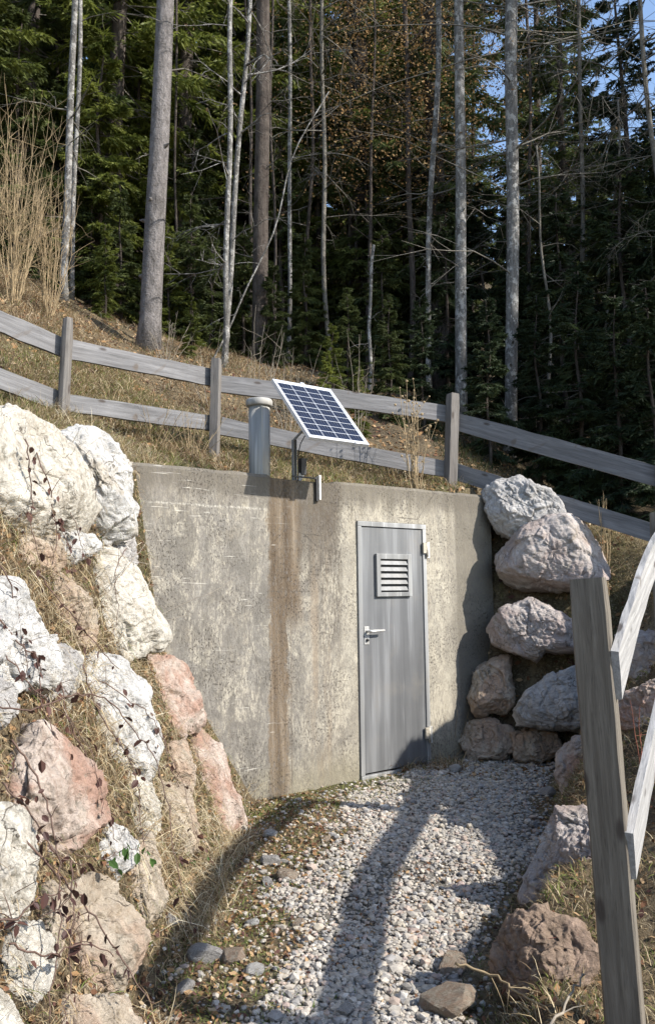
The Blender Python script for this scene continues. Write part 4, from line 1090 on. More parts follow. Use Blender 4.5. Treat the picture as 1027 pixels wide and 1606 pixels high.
# ------------------------------------------------------------------ brambles and dead stalks on the left bank
lm = bpy.data.meshes.new('leaf')
lm.from_pydata([(0, 0, 0), (.35, .3, .06), (.35, -.3, .1), (.75, .26, -.02), (.75, -.26, .04), (1.05, 0, -.14), (.4, 0, -.04), (.8, 0, -.1)], [],
               [(0, 6, 1), (0, 2, 6), (1, 6, 7, 3), (6, 2, 4, 7), (3, 7, 5), (7, 4, 5)])
lm.materials.append(M['bramble_leaf'])
lmg = lm.copy(); lmg.materials.clear(); lmg.materials.append(M['green_leaf'])
def path3(px, lift):
    out = []
    for (u, v) in px:
        P = hit(u, v); tc = (CAM-P).normalized(); out.append(P+tc*lift)
    return out
def smooth(P, n=6):
    out = []
    for i in range(len(P)-1):
        p0, p1, p2, p3 = P[max(i-1, 0)], P[i], P[i+1], P[min(i+2, len(P)-1)]
        for k in range(n):
            t_ = k/n; out.append(.5*((2*p1)+(p2-p0)*t_+(2*p0-5*p1+4*p2-p3)*t_*t_+(3*p1-3*p2*1+p3-p0)*t_**3))
    out.append(P[-1]); return out
def bramble(px, r, nleaf, label, leafsize=.034, lift=.24, mat='vine', name='bramble', green=0, cat='bramble', group=None):
    Q = path3(px, lift)
    m_ = sum((q-CAM).length for q in Q)/len(Q)          # keep the stem at a smooth distance
    ds = [(q-CAM).length for q in Q]; mn = min(ds)
    Q = [CAM+(q-CAM).normalized()*(mn*.6+d*.4 if d > mn else d) for q, d in zip(Q, ds)]
    S = smooth(Q); base = S[0]
    root = empty(name, base, 0, label, cat, group)
    S = [s-base+Vector((rnd.gauss(0, .004), rnd.gauss(0, .004), rnd.gauss(0, .004))) for s in S]
    n = len(S); tb = Tubes(); tb.add(S, [r*(1-.6*i/n) for i in range(n)], 5)
    # thorny side shoots
    for k in range(max(2, n//5)):
        i = rnd.randrange(1, n-1); d = Vector((rnd.gauss(0, 1), rnd.gauss(0, .4), rnd.gauss(0, 1))).normalized()*rnd.uniform(.03, .10)
        tb.add([S[i], S[i]+d*.5+Vector((0, 0, .005)), S[i]+d], [r*.5, r*.4, r*.2], 4, False)
        if nleaf: pass
    mobj('stem', tb.mesh('stem'), M[mat], root)
    for k in range(nleaf):
        i = rnd.randrange(2, n)
        lf = mobj('leaf', lmg if rnd.random() < green else lm, None, root)
        lf.location = S[i]+Vector((rnd.gauss(0, .014), rnd.gauss(0, .012), rnd.gauss(0, .014)))
        lf.rotation_euler = (rnd.uniform(-.9, .9), rnd.uniform(.2, 1.6), rnd.uniform(0, 6.28)); s = leafsize*rnd.uniform(.55, 1.35); lf.scale = (s, s, s)
    return root
BR = [
 ([(-10,700),(25,740),(70,790),(110,860),(120,900)], 'bramble stem with brown leaves trailing over the large cream boulder', 12),
 ([(30,660),(60,720),(85,800),(90,870)], 'thin bramble hanging down the middle of the large cream boulder', 8),
 ([(75,690),(95,760),(120,830),(135,880)], 'bramble hanging along the right side of the large cream boulder', 8),
 ([(-10,960),(30,1010),(60,1040),(70,1120),(110,1190)], 'bramble with purple leaves crossing the white boulder at the left edge', 16),
 ([(0,1110),(60,1110),(120,1090),(170,1100),(215,1150),(250,1205),(268,1300),(285,1400),(310,1460)], 'long bramble arching over the long white boulder down to the path', 14),
 ([(90,1020),(100,1100),(130,1180),(165,1250),(180,1320)], 'bramble running across the tan and pink boulder', 9),
 ([(150,1065),(205,1100),(240,1130),(265,1180),(290,1240),(310,1330)], 'bramble draped between the white and pink boulders', 10),
 ([(20,1160),(60,1230),(85,1310),(95,1400),(88,1500),(75,1606)], 'upright bramble at the lower left with three dull purple leaves', 8),
 ([(110,1350),(115,1420),(112,1500),(100,1606)], 'bramble stem rising from the bottom edge left of the tan boulder', 5),
 ([(40,1320),(100,1380),(150,1440),(200,1520),(240,1580)], 'low bramble creeping down over the flat tan boulder', 8),
 ([(-5,870),(20,930),(35,1000),(45,1060)], 'bramble leaves in front of the white boulder at the left edge', 9),
 ([(200,860),(180,900),(185,960),(170,1010)], 'thin dark twig standing before the smooth cream-white slab', 0),
 ([(-5,1440),(30,1440),(60,1410),(100,1400)], 'short bramble with large brown leaves on the lower left cream boulder', 9),
]
BR += [
 ([(40,690),(50,760),(48,820),(70,900)], 'thin leafless-tipped bramble over the left half of the large cream boulder', 9),
 ([(10,1030),(60,1090),(110,1130),(150,1200),(160,1280)], 'bramble with dark leaves hanging between the white edge boulder and the tan-pink one', 14),
 ([(130,1040),(150,1110),(190,1170),(215,1230),(225,1330)], 'bramble down the left side of the long white boulder', 12),
 ([(255,1150),(270,1210),(300,1270),(330,1340)], 'bramble with few leaves beside the tall pink wedge', 8),
 ([(60,900),(110,960),(150,1010),(185,1050)], 'bramble with brown leaves above the slab boulder corner', 10),
 ([(20,1480),(70,1500),(130,1480),(180,1500)], 'low bramble with purple leaves at the bottom left', 12),
 ([(0,1230),(50,1280),(90,1340),(140,1360)], 'bramble with large dull leaves over the lower left boulders', 12),
]
for px, lab, nl in BR: bramble(px, rnd.uniform(.0026, .0038), int(nl*1.4), lab, mat='vine')
bramble([(120,1340),(165,1350),(200,1330),(240,1345)], .002, 16, 'green bramble sprig in the middle of the lower left bank', .035, .2, 'vine', green=1)
bramble([(270,1330),(290,1350),(330,1345)], .002, 9, 'green leafy sprig at the foot of the left bank', .03, .12, 'vine', green=.9)
bramble([(150,770),(150,830),(150,880)], .002, 7, 'small green sprig growing between the two top boulders', .02, .1, 'vine', green=1)
# dead twigs leaning against the wall
for px, lab in (([(110,870),(170,870),(235,885)], 'pale dead stick lying from the bank towards the wall'), ([(205,1010),(260,960),(330,930),(380,900)], 'thin pale stalk leaning over the wall face from the bank'),
                ([(210,990),(250,975),(300,965)], 'short pale stalk in front of the wall beside the slab boulder'), ([(150,960),(190,900),(230,850),(255,800)], 'long grey twig rising across the slab boulder'),
                ([(185,1010),(215,950),(250,880)], 'grey twig across the right half of the slab boulder')):
    bramble(px, .0026, 0, lab, mat='twig', name='dead_stalk', cat='twig', lift=.12)
bramble([(715,1512),(780,1535),(830,1570),(905,1610)], .005, 0, 'pale bent straw stalk across the bottom right boulder', mat='straw_stem', name='dead_stalk', cat='twig', lift=.10)
bramble([(860,1610),(900,1555),(915,1530)], .005, 0, 'whitish dead branch stub at the bottom right', mat='twig', name='dead_stalk', cat='twig', lift=.08)
bramble([(785,1560),(830,1500),(870,1480),(905,1470)], .0025, 0, 'reddish stem lying over the bottom right boulder', mat='red_stem', name='dead_stalk', cat='twig', lift=.12)

# ------------------------------------------------------------------ shrubs / saplings
def wobble(A, B, n, amp):
    out = []; off = Vector()
    for i in range(n+1):
        out.append(Vector(A).lerp(Vector(B), i/n)+off); off += Vector([rnd.gauss(0, amp) for _ in range(3)])
    return out
def shrub(u, v, Y, n, h, spread, label, mat='straw_stem', r=.006, name='bare_shrub', cat='shrub', group=None, twigs=4, lean=(0, 0), heads=0):
    b = at_y(u, v, Y); b.z = Hs(b.x, b.y)-.03
    root = empty(name, b, 0, label, cat, group); tb = Tubes(); hd = []
    for i in range(n):
        a_ = rnd.uniform(0, 2*PI); s = rnd.uniform(.1, 1)*spread; hh = h*rnd.uniform(.6, 1.1)
        top = Vector((math.cos(a_)*s+lean[0]*hh, math.sin(a_)*s+lean[1]*hh, hh))
        st = Vector((math.cos(a_)*s*.15, math.sin(a_)*s*.15, 0))
        P = wobble(st, top, 7, h*.012); rr = r*rnd.uniform(.6, 1.2)
        tb.add(P, [rr*(1-.75*k/7) for k in range(8)], 5, False)
        if heads: hd.append(P[-1])
        for k in range(twigs):
            j = rnd.randrange(2, 7); d = (P[j+1 if j < 7 else 7]-P[j-1]).normalized()+Vector([rnd.gauss(0, .55) for _ in range(3)]); d.normalize()
            L = h*rnd.uniform(.08, .28); q = wobble(P[j], P[j]+d*L, 3, h*.008)
            tb.add(q, [rr*.45, rr*.35, rr*.25, rr*.15], 4, False)
            if heads and rnd.random() < .5: hd.append(q[-1])
    mobj('stems', tb.mesh('stems'), M[mat], root)['kind'] = 'stuff'
    if heads:
        bm = bmesh.new()
        for p in hd: bmesh.ops.create_icosphere(bm, subdivisions=1, radius=heads*rnd.uniform(.6, 1.2), matrix=Matrix.Translation(p))
        bmo('seed_heads', bm, M['straw_stem'], root)['kind'] = 'stuff'
    return root
shrub(652, 765, 7.35, 16, 1.02, .17, 'dry golden seed stalks rising before the fence right of the solar panel', r=.006, name='dead_weed', cat='weed', heads=.013)
shrub(700, 765, 7.3, 22, .42, .30, 'arching dry stalks at the foot of the right-hand fence post', r=.0035, name='dead_weed', cat='weed')
shrub(740, 770, 7.38, 20, .26, .22, 'curled straw tuft on the wall corner above the boulders', r=.0035, name='dead_weed', cat='weed')
shrub(948, 830, 7.25, 5, .95, .12, 'bare sapling with upright twigs right of the boulder stack', 'straw_stem', .007, 'bare_sapling', 'sapling')
shrub(805, 750, 7.45, 4, .16, .03, 'small rust-red dock stalk on the top boulder', 'red_stem', .006, 'dock_stalk', 'weed', twigs=6)
shrub(958, 1000, 5.0, 4, .35, .08, 'thin red shoots behind the near post', 'red_stem', .004, 'red_shoots', 'shrub', twigs=1)
shrub(1000, 1110, 4.4, 4, .4, .06, 'thin red shoots between the two pale rails', 'red_stem', .004, 'red_shoots', 'shrub', twigs=1)
for (u, v, Y, n, h, sp, lab) in ((20, 470, 8.6, 34, 2.2, .55, 'dense golden bare shrub at the left edge behind the fence'), (75, 480, 9.0, 22, 1.7, .45, 'golden bare shoots beside the pair of thin trunks'), (-60, 470, 8.2, 14, 2.0, .6, 'golden bare shrub cut by the left picture edge')):
    shrub(u, v, Y, n, h, sp, lab, 'straw_stem', .0055, twigs=9)
for (u, v, Y, n, h, sp, lab) in ((330, 590, 8.5, 6, .8, .5, 'pale bent twigs on the bank above the second fence post'), (395, 600, 8.4, 8, 1.25, .40, 'leafless shrub with fine upright twigs behind the vent pipe'),
                                 (450, 610, 8.6, 8, 1.1, .38, 'leafless reddish shrub behind the solar panel'), (260, 480, 9.6, 10, .6, .35, 'pale dry fern clump right of the big trunk'),
                                 (560, 600, 9.2, 6, 1.3, .5, 'thin leafless shrub between solar panel and seed stalks')):
    shrub(u, v, Y, n, h, sp, lab, 'twig', .0055, twigs=6)
for (u, v, Y, lab) in ((240, 690, 6.9, 'arching dead grass stalks below the fence between the first two posts'), (300, 700, 7.0, 'arching dead grass stalks beside the second fence post')):
    shrub(u, v, Y, 22, .42, .45, lab, 'straw_stem', .0035, 'dead_weed', 'weed', twigs=2)
shrub(375, 1225, 6.0, 26, .24, .16, 'thin purple-brown twigs in the corner of the wall and the pink wedge', 'vine', .0025, twigs=3)

# ------------------------------------------------------------------ trees
def trunk_pts(u0, v0, u1, v1, Y, wob=.03, n=14, dY=0, zup=4.):
    A, B = at_y(u0, v0, Y), at_y(u1, v1, Y+dY); A.z = min(A.z, Hs(A.x, A.y))-.15
    B2 = B+(B-A).normalized()*zup
    P = wobble(A, B2, n, 0); ph = [rnd.uniform(0, 6) for _ in range(4)]
    for i, p in enumerate(P):
        s = i/n*6; p += Vector((math.sin(s+ph[0])+.5*math.sin(2.3*s+ph[1]), math.sin(s*1.2+ph[2]), 0))*wob*(i > 0)
    return P
def knobs(tb, P, rad, n, L=.12):
    for k in range(n):
        i = rnd.randrange(1, len(P)-1); p = P[i].lerp(P[i+1], rnd.random()); a_ = rnd.uniform(0, 6.28); d = Vector((math.cos(a_), math.sin(a_), .15))
        r = rad[i]; tb.add([p+d*r*.7, p+d*r*1.12, p+d*(r+L*rnd.uniform(.1, .6))], [r*.26, r*.2, r*.06], 6, False)
def deadlimbs(tb, P, r0, n, L, lo=.15, hi=.95, droop=-.1, sub=3, thin=.35):
    k = len(P)-1
    for _ in range(n):
        s = rnd.uniform(lo, hi)*k; i = min(int(s), k-1); p = P[i].lerp(P[i+1], s-i); a_ = rnd.uniform(0, 2*PI)
        d = Vector((math.cos(a_), math.sin(a_), rnd.uniform(-.2, .5))); l = L*rnd.uniform(.3, 1.1); rr = r0*thin*rnd.uniform(.5, 1)
        q = [p]; dd = d.copy()
        for j in range(5):
            dd = (dd+Vector((rnd.gauss(0, .16), rnd.gauss(0, .16), rnd.gauss(0, .14)+droop))).normalized(); q.append(q[-1]+dd*l/5)
        tb.add(q, [rr*(1-.85*j/5) for j in range(6)], 4, False)
        for j in range(sub):
            m_ = rnd.randrange(1, 5); d2 = (dd+Vector([rnd.gauss(0, .7) for _ in range(3)])).normalized(); ll = l*rnd.uniform(.15, .5)
            w1 = q[m_]+d2*ll*.5+Vector((0, 0, rnd.gauss(0, .03))); w2 = q[m_]+d2*ll+Vector((0, 0, droop*ll))
            tb.add([q[m_], w1, w2], [rr*.4, rr*.28, rr*.12], 3, False)
            if ll > .25:
                d3 = (d2+Vector([rnd.gauss(0, .6) for _ in range(3)])).normalized(); tb.add([w1, w1+d3*ll*.5], [rr*.22, rr*.1], 3, False)
def tree(u0, v0, u1, v1, Y, px0, px1, mat, label, name='tree', limbs=12, L=1.2, lmat=None, wob=.03, dY=0, kn=8, group=None, sub=3, zup=4., lo=.15, droop=-.08, thin=.35, cat='tree'):
    P = trunk_pts(u0, v0, u1, v1, Y, wob, 16, dY, zup); base = P[0].copy()
    P = [p-base for p in P]
    r0, r1 = px0/2/F*Y*1.02, px1/2/F*Y*1.02
    n = len(P); k1 = (at_y(u1, v1, Y+dY)-base).length/max(.1, P[-1].length)
    rad = [max(.006, r0+(r1-r0)*(i/(n-1))/max(k1, .2)) for i in range(n)]
    rad[0] *= 1.3
    root = empty(name, base, 0, label, cat, group)
    tb = Tubes(); tb.add(P, rad, 14 if px0 > 14 else 7); knobs(tb, P, rad, kn)
    mobj('trunk', tb.mesh('trunk'), M[mat], root)
    if limbs:
        tb = Tubes(); deadlimbs(tb, P, min(r0, .05), limbs, L, lo, .95, droop, sub, thin)
        mobj('branches', tb.mesh('branches'), M[lmat or mat], root)['kind'] = 'stuff'
    return root, P, base
tree(231, 540, 262, 0, 10.2, 35, 28, 'bark', 'thick grey spruce trunk leaning slightly right, tallest and nearest on the left', 'spruce_tree', 5, 1.0, 'bark_thin', .015, kn=16)
tree(102, 470, 114, 0, 11.5, 13, 10, 'bark_pale', 'slim pale trunk, left one of the pair at the left', 'slim_tree', 10, 1.2, 'bark_thin', .03)
tree(113, 470, 124, 0, 12.4, 8, 7, 'bark_pale', 'slimmer trunk just behind the left pale one', 'slim_tree', 8, 1.0, 'bark_thin', .03)
tree(348, 545, 372, 0, 10.2, 9, 8, 'bark_pale', 'thin white birch stem, left of a crossing pair behind the pipe', 'birch_tree', 20, 1.3, 'bark_pale', .07, sub=5, thin=.42)
tree(352, 540, 384, 0, 10.6, 10, 7, 'bark_pale', 'thin white birch stem, right of the crossing pair behind the pipe', 'birch_tree', 20, 1.3, 'bark_pale', .06, sub=5, thin=.42)
tree(322, 520, 470, 250, 10.4, 3.2, 2.2, 'bark_pale', 'thin pale stem leaning far right from the birch pair', 'birch_tree', 8, .8, 'bark_pale', .07, zup=1)
tree(407, 590, 412, 0, 12.0, 26, 22, 'bark_dark', 'dark brown trunk with short broken limbs behind the vent pipe', 'spruce_tree', 26, .9, 'bark_thin', .01, sub=4)
tree(720, 600, 721, 0, 11.8, 19, 15, 'bark_pale', 'straight grey trunk with mottled lichen, left of the two right-hand trunks', 'alder_tree', 9, 1.6, 'bark_thin', .012, kn=14)
tree(794, 610, 806, 0, 11.6, 19, 20, 'bark_pale', 'grey and whitish trunk, rightmost of the tall ones, with long limbs', 'alder_tree', 40, 3.2, 'bark_thin', .025, kn=12, sub=5, lo=.25, droop=-.02)
tree(672, 570, 681, 0, 12.2, 9, 9, 'bark_pale', 'thin crooked trunk just left of the straight grey trunk', 'alder_tree', 14, 1.2, 'bark_thin', .05)
tree(450, 560, 455, 0, 13.5, 7, 6, 'bark_pale', 'thin pale broken stem right of the dark brown trunk', 'slim_tree', 14, 1.2, 'bark_thin', .03)
tree(575, 560, 585, 390, 11.5, 6, 5, 'bark_pale', 'short white snag between solar panel and right-hand trunks', 'dead_snag', 4, .5, 'bark_pale', .02, zup=.05)
tree(860, 640, 850, 380, 12.0, 6, 4, 'bark_thin', 'thin leafless sapling in the shade right of the tall trunks', 'slim_tree', 22, 2.2, 'bark_thin', .06, sub=6, zup=1.5)
tree(930, 660, 960, 300, 12.5, 6, 4, 'bark_thin', 'thin leafless sapling near the right picture edge', 'slim_tree', 22, 2.4, 'bark_thin', .07, sub=6, zup=1.5)
tree(1060, 600, 1000, -40, 11.0, 10, 7, 'bark_thin', 'leafless tree at the upper right with fine hanging twigs against the sky', 'bare_tree', 46, 2.2, 'bark_thin', .06, sub=8, zup=2, lo=.35)
tree(905, 620, 905, -50, 13.0, 8, 6, 'bark_thin', 'leafless tree reaching up between spruces at the upper right', 'bare_tree', 46, 2.6, 'bark_thin', .05, sub=7, zup=2, lo=.35)
tree(520, 590, 500, 0, 13.2, 8, 6, 'bark_thin', 'leafless tree with tangled twigs in the middle of the forest edge', 'bare_tree', 30, 2.0, 'bark_thin', .05, sub=7, zup=2, lo=.3)

# beech with brown leaves
r_, P, base = tree(640, 570, 640, -60, 14.5, 10, 8, 'bark_dark', 'young beech with orange-brown dead leaves in the upper middle', 'beech_tree', 40, 2.4, 'bark_dark', .05, sub=4, zup=1, lo=.3)
n = 15000
s = rng.uniform(.42, 1.0, n); ax = np.array([tuple(p) for p in P]); ii = s*(len(P)-1); i0 = np.minimum(ii.astype(int), len(P)-2)
cen = ax[i0]+(ax[i0+1]-ax[i0])*(ii-i0)[:, None]
cl = rng.normal(0, 1, (160, 3))*np.array([1.0, 1.0, .3]); off = cl[rng.integers(0, 160, n)]+rng.normal(0, .15, (n, 3))
o = leaf_cards('crown', None, None, cen+off, rng.normal(0, 1, (n, 3)), .024, [(.40, .25, .11), (.28, .165, .07), (.46, .33, .17)], [.5, .3, .2])
o.parent = r_; o['kind'] = 'stuff'
for i, (u, v, Y, lab) in enumerate(((820, 560, 14, 'thin young beech holding tan leaves right of the rightmost tall trunk'), (480, 560, 14.8, 'thin young beech with few tan leaves in the centre'))):
    r_, P, base = tree(u, v, u+8, -40, Y, 6, 5, 'bark_dark', lab, 'beech_tree', 26, 2.0, 'bark_thin', .05, sub=4, zup=1, lo=.3)
    n = 1400; s = rng.uniform(.4, 1, n); ax = np.array([tuple(p) for p in P]); i0 = np.minimum((s*(len(P)-1)).astype(int), len(P)-2)
    o = leaf_cards('crown', None, None, ax[i0]+rng.normal(0, 1, (n, 3))*np.array([1., 1., .35]), rng.normal(0, 1, (n, 3)), .026, [(.30, .2, .1), (.24, .15, .08)], [.5, .5])
    o.parent = r_; o['kind'] = 'stuff'

# spruces
def spruce_meshes(seed, Ht=18., z0=2.2, Lmax=2.9, nb=190, dens=1.0, dead=30):
    r_ = np.random.default_rng(seed); V = []; 
    tb = Tubes(); n = 14
    lean = [Vector((.05*math.sin(i*.7+seed), .05*math.cos(i*.9+seed), Ht*i/n)) for i in range(n+1)]
    tb.add(lean, [.17*(1-.93*i/n)*Ht/18+.01 for i in range(n+1)], 9)
    tw_p, tw_d, tw_l, tw_w, tw_n = [], [], [], [], []
    br = Tubes()
    for b in range(nb):
        z = z0+(Ht-z0)*((b+r_.uniform(0, 1))/nb)**1.05
        f = 1-(z-z0*.3)/(Ht-z0*.3); L = (Lmax*max(f, 0)**.75*r_.uniform(.6, 1.15)+.18)
        if z < z0+1.5: L *= .75
        a_ = r_.uniform(0, 2*PI); m_ = 9
        out = np.array([math.cos(a_), math.sin(a_), 0.]); rise = .35-.75*(f**.8)+r_.normal(0, .08)
        p = np.array([0, 0, z]); d = out+np.array([0, 0, rise]); pts = [p.copy()]
        for k in range(m_):
            d = d/np.linalg.norm(d); p = p+d*L/m_; pts.append(p.copy()); d = d+np.array([r_.normal(0, .05), r_.normal(0, .05), -.05*f+.085*(k > 5)])
        pts = np.array(pts)
        br.add([Vector(q) for q in pts[::3]], [.016*(1-.8*k/3) for k in range(4)], 3, False)
        nt_ = int((34+60*L/Lmax)*dens)
        s = r_.uniform(.12, 1.0, nt_)**.8; ii = s*m_; i0 = np.minimum(ii.astype(int), m_-1)
        P0 = pts[i0]+(pts[i0+1]-pts[i0])*(ii-i0)[:, None]
        T = pts[i0+1]-pts[i0]; T /= np.linalg.norm(T, axis=1, keepdims=True)
        side = np.cross(T, [0, 0, 1.]); side /= np.linalg.norm(side, axis=1, keepdims=True)
        sg = r_.choice([-1, 1], nt_)[:, None]
        D = T*.75+side*sg*r_.uniform(.3, 1.1, (nt_, 1))+np.stack([np.zeros(nt_), np.zeros(nt_), -r_.uniform(.0, .85, nt_)], -1)
        D /= np.linalg.norm(D, axis=1, keepdims=True)
        ln = (.13+.30*(1-s))*r_.uniform(.6, 1.35, nt_)*(.45+.55*L/Lmax)*1.35
        tw_p.append(P0); tw_d.append(D); tw_l.append(ln)
    P0 = np.concatenate(tw_p); D = np.concatenate(tw_d); ln = np.concatenate(tw_l); n_ = len(P0)
    # each twig: a main spray with two side sprays
    allP, allD, allL = [P0], [D], [ln]
    for sgn in (-1, 1):
        sd = np.cross(D, r_.normal(0, 1, (n_, 3))*.4+np.array([0, 0, 1.])); sd /= np.linalg.norm(sd, axis=1, keepdims=True)
        d2 = D*.8+sd*sgn*.65; d2 /= np.linalg.norm(d2, axis=1, keepdims=True)
        allP.append(P0+D*(ln*r_.uniform(.15, .55, n_))[:, None]); allD.append(d2); allL.append(ln*.55)
    P0 = np.concatenate(allP); D = np.concatenate(allD); ln = np.concatenate(allL); n_ = len(P0)
    sd = np.cross(D, r_.normal(0, 1, (n_, 3))); sd /= np.linalg.norm(sd, axis=1, keepdims=True)
    w = .019*r_.uniform(.7, 1.3, n_)
    mid = P0+D*(ln*.45)[:, None]
    V = np.stack([P0, mid+sd*w[:, None], P0+D*ln[:, None], mid-sd*w[:, None]], 1)
    b = (np.arange(n_)*4)[:, None]
    crown = np_mesh('crown', V.reshape(-1, 3), [b+np.array([[0, 1, 2, 3]])])
    br2 = br
    for _ in range(dead):                                  # dead lower limbs
        z = r_.uniform(.4, z0+1.5); a_ = r_.uniform(0, 2*PI); L = r_.uniform(.3, 1.3); d = Vector((math.cos(a_), math.sin(a_), -.15))
        q = Vector((0, 0, z)); q1 = q+d*L*.5+Vector((0, 0, .05)); q2 = q+d*L+Vector((r_.normal(0, .1), r_.normal(0, .1), -.12))
        br2.add([q, q1, q2], [.012, .008, .003], 3, False)
    return tb.mesh('trunk'), crown, br2.mesh('branches')
SP = [spruce_meshes(1, 18, 2.6, 2.7, 170, 1.0), spruce_meshes(2, 21, 3.0, 2.5, 170, 1.1, 60), spruce_meshes(3, 14, 1.2, 2.5, 160, 1.0), spruce_meshes(4, 6.5, .25, 1.35, 95, .9, 4)]
def mk_spruce(k, needles, name, label, group, cat='spruce'):
    root = empty(name, (0, 0, 0), 0, label, cat, group)
    tm, cm, bmsh = SP[k]
    a = mobj('trunk', tm, None, root); 
    if not tm.materials: tm.materials.append(M['bark_dark'])
    if not bmsh.materials: bmsh.materials.append(M['bark_thin' if k < 3 else 'bark_dark'])
    if not cm.materials: cm.materials.append(M['needles_a'])
    c = mobj('crown', cm, None, root); c['kind'] = 'stuff'
    c.material_slots[0].link = 'OBJECT'; c.material_slots[0].material = M[needles]
    b = mobj('branches', bmsh, None, root); b['kind'] = 'stuff'
    return root
PROTO = {}
def spruce(x, y, k, needles, label, group, sc_=1., name='spruce_tree'):
    key = (k, needles, name)
    if key not in PROTO: PROTO[key] = o = mk_spruce(k, needles, name, label, group)
    else: o = copy_tree(PROTO[key])
    o.location = (x, y, Hs(x, y)-.1); o.rotation_euler = (rnd.uniform(-.02, .02), rnd.uniform(-.02, .02), rnd.uniform(0, 6.28)); o.scale = (sc_, sc_, sc_)
    o['label'] = label; o['group'] = group
    return o
def sp_px(u, Y, k, needles, label, group, sc_=1., name='spruce_tree'):
    P = at_y(u, 500, Y); return spruce(P.x, P.y, k, needles, label, group, sc_, name)
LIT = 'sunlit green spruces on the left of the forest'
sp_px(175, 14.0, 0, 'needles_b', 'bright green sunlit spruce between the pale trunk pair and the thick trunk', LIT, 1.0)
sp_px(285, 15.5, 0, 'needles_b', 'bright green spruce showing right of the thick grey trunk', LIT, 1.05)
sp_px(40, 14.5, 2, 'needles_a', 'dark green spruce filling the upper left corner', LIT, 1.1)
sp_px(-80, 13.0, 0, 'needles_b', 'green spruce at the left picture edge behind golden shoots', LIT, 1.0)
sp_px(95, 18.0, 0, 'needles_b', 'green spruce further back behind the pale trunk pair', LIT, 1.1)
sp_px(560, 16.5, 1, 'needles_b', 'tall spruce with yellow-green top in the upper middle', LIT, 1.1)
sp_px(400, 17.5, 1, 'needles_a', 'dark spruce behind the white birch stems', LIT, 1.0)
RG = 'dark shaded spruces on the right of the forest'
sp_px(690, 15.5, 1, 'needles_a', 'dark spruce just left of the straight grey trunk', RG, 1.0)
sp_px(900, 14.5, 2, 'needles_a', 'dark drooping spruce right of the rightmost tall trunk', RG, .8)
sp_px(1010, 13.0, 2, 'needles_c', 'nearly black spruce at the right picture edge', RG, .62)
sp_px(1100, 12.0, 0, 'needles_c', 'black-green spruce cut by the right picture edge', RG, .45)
sp_px(850, 17.5, 0, 'needles_a', 'dark spruce deeper in, behind the drooping one', RG, .75)
gr = 'dense spruces deep in the forest'
cand = []
for Y in (19, 21.5, 24, 27, 31, 36, 42):
    n = int(5+Y*.22)
    for i in range(n):
        u = -180+1400*(i+rnd.uniform(.1, .9))/n
        if Y < 30 and 745 < u < 800: continue
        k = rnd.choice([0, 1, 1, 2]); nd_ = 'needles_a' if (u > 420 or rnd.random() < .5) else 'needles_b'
        s_ = rnd.uniform(.85, 1.15)*(1 if u < 700 else .9)
        if u > 700:
            Pq = at_y(u, 500, Y); lim = CAM.z+Y*(.58 if u > 1000 else .60 if u > 930 else .72 if u > 830 else .46 if u > 750 else .85)-Hs(Pq.x, Y)
            s_ = min(s_, max(.25, lim/(18, 21, 14)[k]))
        sp_px(u, Y+rnd.uniform(-1, 1), k, nd_, 'tall dense spruce standing deep in the forest', gr, s_)
mg = 'half-grown spruces filling the forest edge'
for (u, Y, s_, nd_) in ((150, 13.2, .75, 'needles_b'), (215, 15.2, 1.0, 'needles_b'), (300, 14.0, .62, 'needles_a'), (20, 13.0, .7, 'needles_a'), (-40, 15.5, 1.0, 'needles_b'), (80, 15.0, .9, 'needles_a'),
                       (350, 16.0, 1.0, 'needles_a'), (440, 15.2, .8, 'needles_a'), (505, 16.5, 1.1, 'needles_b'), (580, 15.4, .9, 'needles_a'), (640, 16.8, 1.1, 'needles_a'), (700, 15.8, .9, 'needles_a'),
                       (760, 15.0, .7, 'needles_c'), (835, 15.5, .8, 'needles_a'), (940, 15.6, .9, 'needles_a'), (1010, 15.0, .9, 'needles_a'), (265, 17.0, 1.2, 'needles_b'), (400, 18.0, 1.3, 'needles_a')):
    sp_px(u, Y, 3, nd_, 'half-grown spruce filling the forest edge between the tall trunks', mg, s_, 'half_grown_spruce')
yg = 'young spruces under the forest edge'
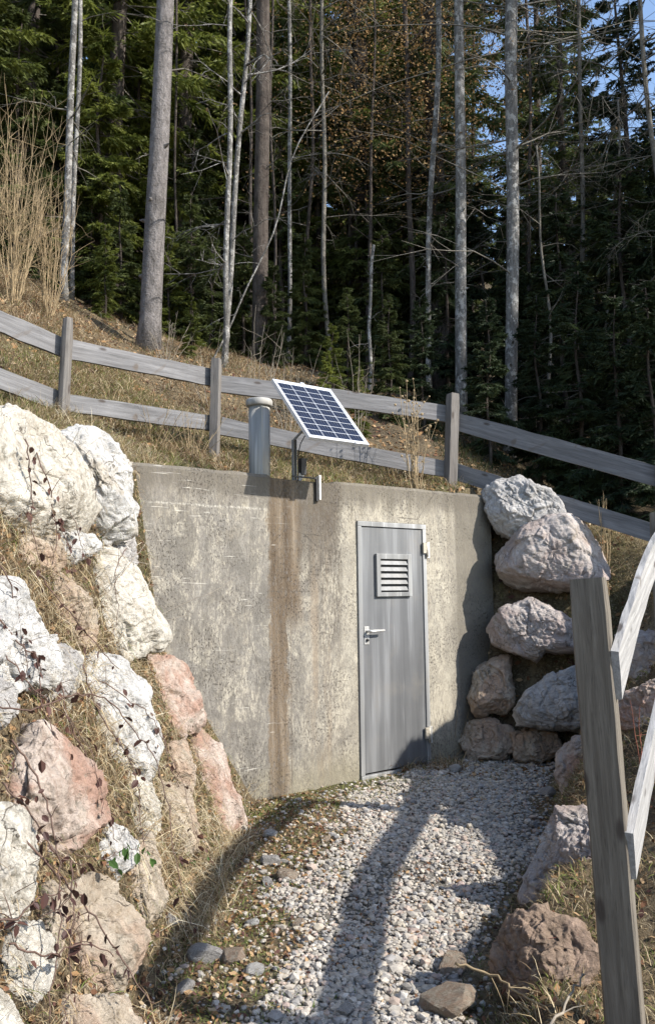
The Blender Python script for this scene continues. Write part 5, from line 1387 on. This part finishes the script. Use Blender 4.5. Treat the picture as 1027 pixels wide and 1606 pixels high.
for (u, Y, s_, nd_) in ((510, 9.2, .13, 'needles_b'), (560, 9.4, .12, 'needles_b'),(165, 11.6, .2, 'needles_b'), (190, 12.2, .3, 'needles_a'), (265, 11.8, .25, 'needles_b'), (300, 12.0, .33, 'needles_a'), (330, 11.6, .25, 'needles_a'), (60, 12.0, .25, 'needles_a'), (380, 12.4, .3, 'needles_a'), (430, 11.8, .22, 'needles_a'), (140, 13, .35, 'needles_a'),(520, 9.9, .16, 'needles_b'), (545, 10.6, .22, 'needles_a'), (610, 10.4, .22, 'needles_a'), (300, 10.4, .13, 'needles_b'), (660, 10.6, .25, 'needles_c'), (760, 10.3, .30, 'needles_c'), (840, 10.8, .36, 'needles_c'),
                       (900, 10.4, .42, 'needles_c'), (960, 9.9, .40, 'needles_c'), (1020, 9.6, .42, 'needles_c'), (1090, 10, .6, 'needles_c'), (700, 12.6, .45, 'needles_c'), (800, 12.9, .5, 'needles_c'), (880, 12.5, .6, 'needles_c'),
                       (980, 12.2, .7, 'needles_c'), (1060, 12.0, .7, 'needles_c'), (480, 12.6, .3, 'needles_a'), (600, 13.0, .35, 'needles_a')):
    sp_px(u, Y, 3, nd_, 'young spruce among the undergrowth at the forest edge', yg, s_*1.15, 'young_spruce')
# thin dark trunks in the forest interior
dt = 'thin dark trunks inside the forest'
for i in range(11):
    u = rnd.uniform(270, 1000); Y = rnd.uniform(13, 19)
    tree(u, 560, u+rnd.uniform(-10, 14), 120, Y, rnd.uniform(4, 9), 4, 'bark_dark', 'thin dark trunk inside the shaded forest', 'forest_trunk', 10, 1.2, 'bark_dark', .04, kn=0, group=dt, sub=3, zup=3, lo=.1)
# unseen spruces added right of the frame to shade the right of the forest
og = 'unseen spruces added right of the picture to shade the forest'
for (x, y, k, s_) in ((11, 8.0, 2, 1.1), (15, 8.8, 0, .9), (10.2, 12.2, 2, 1.), (7.4, 12.0, 2, .9), (17.5, 14, 2, 1.05)):
    spruce(x, y, k, 'needles_a', 'unseen spruce added beyond the right picture edge to shade the forest', og, s_)
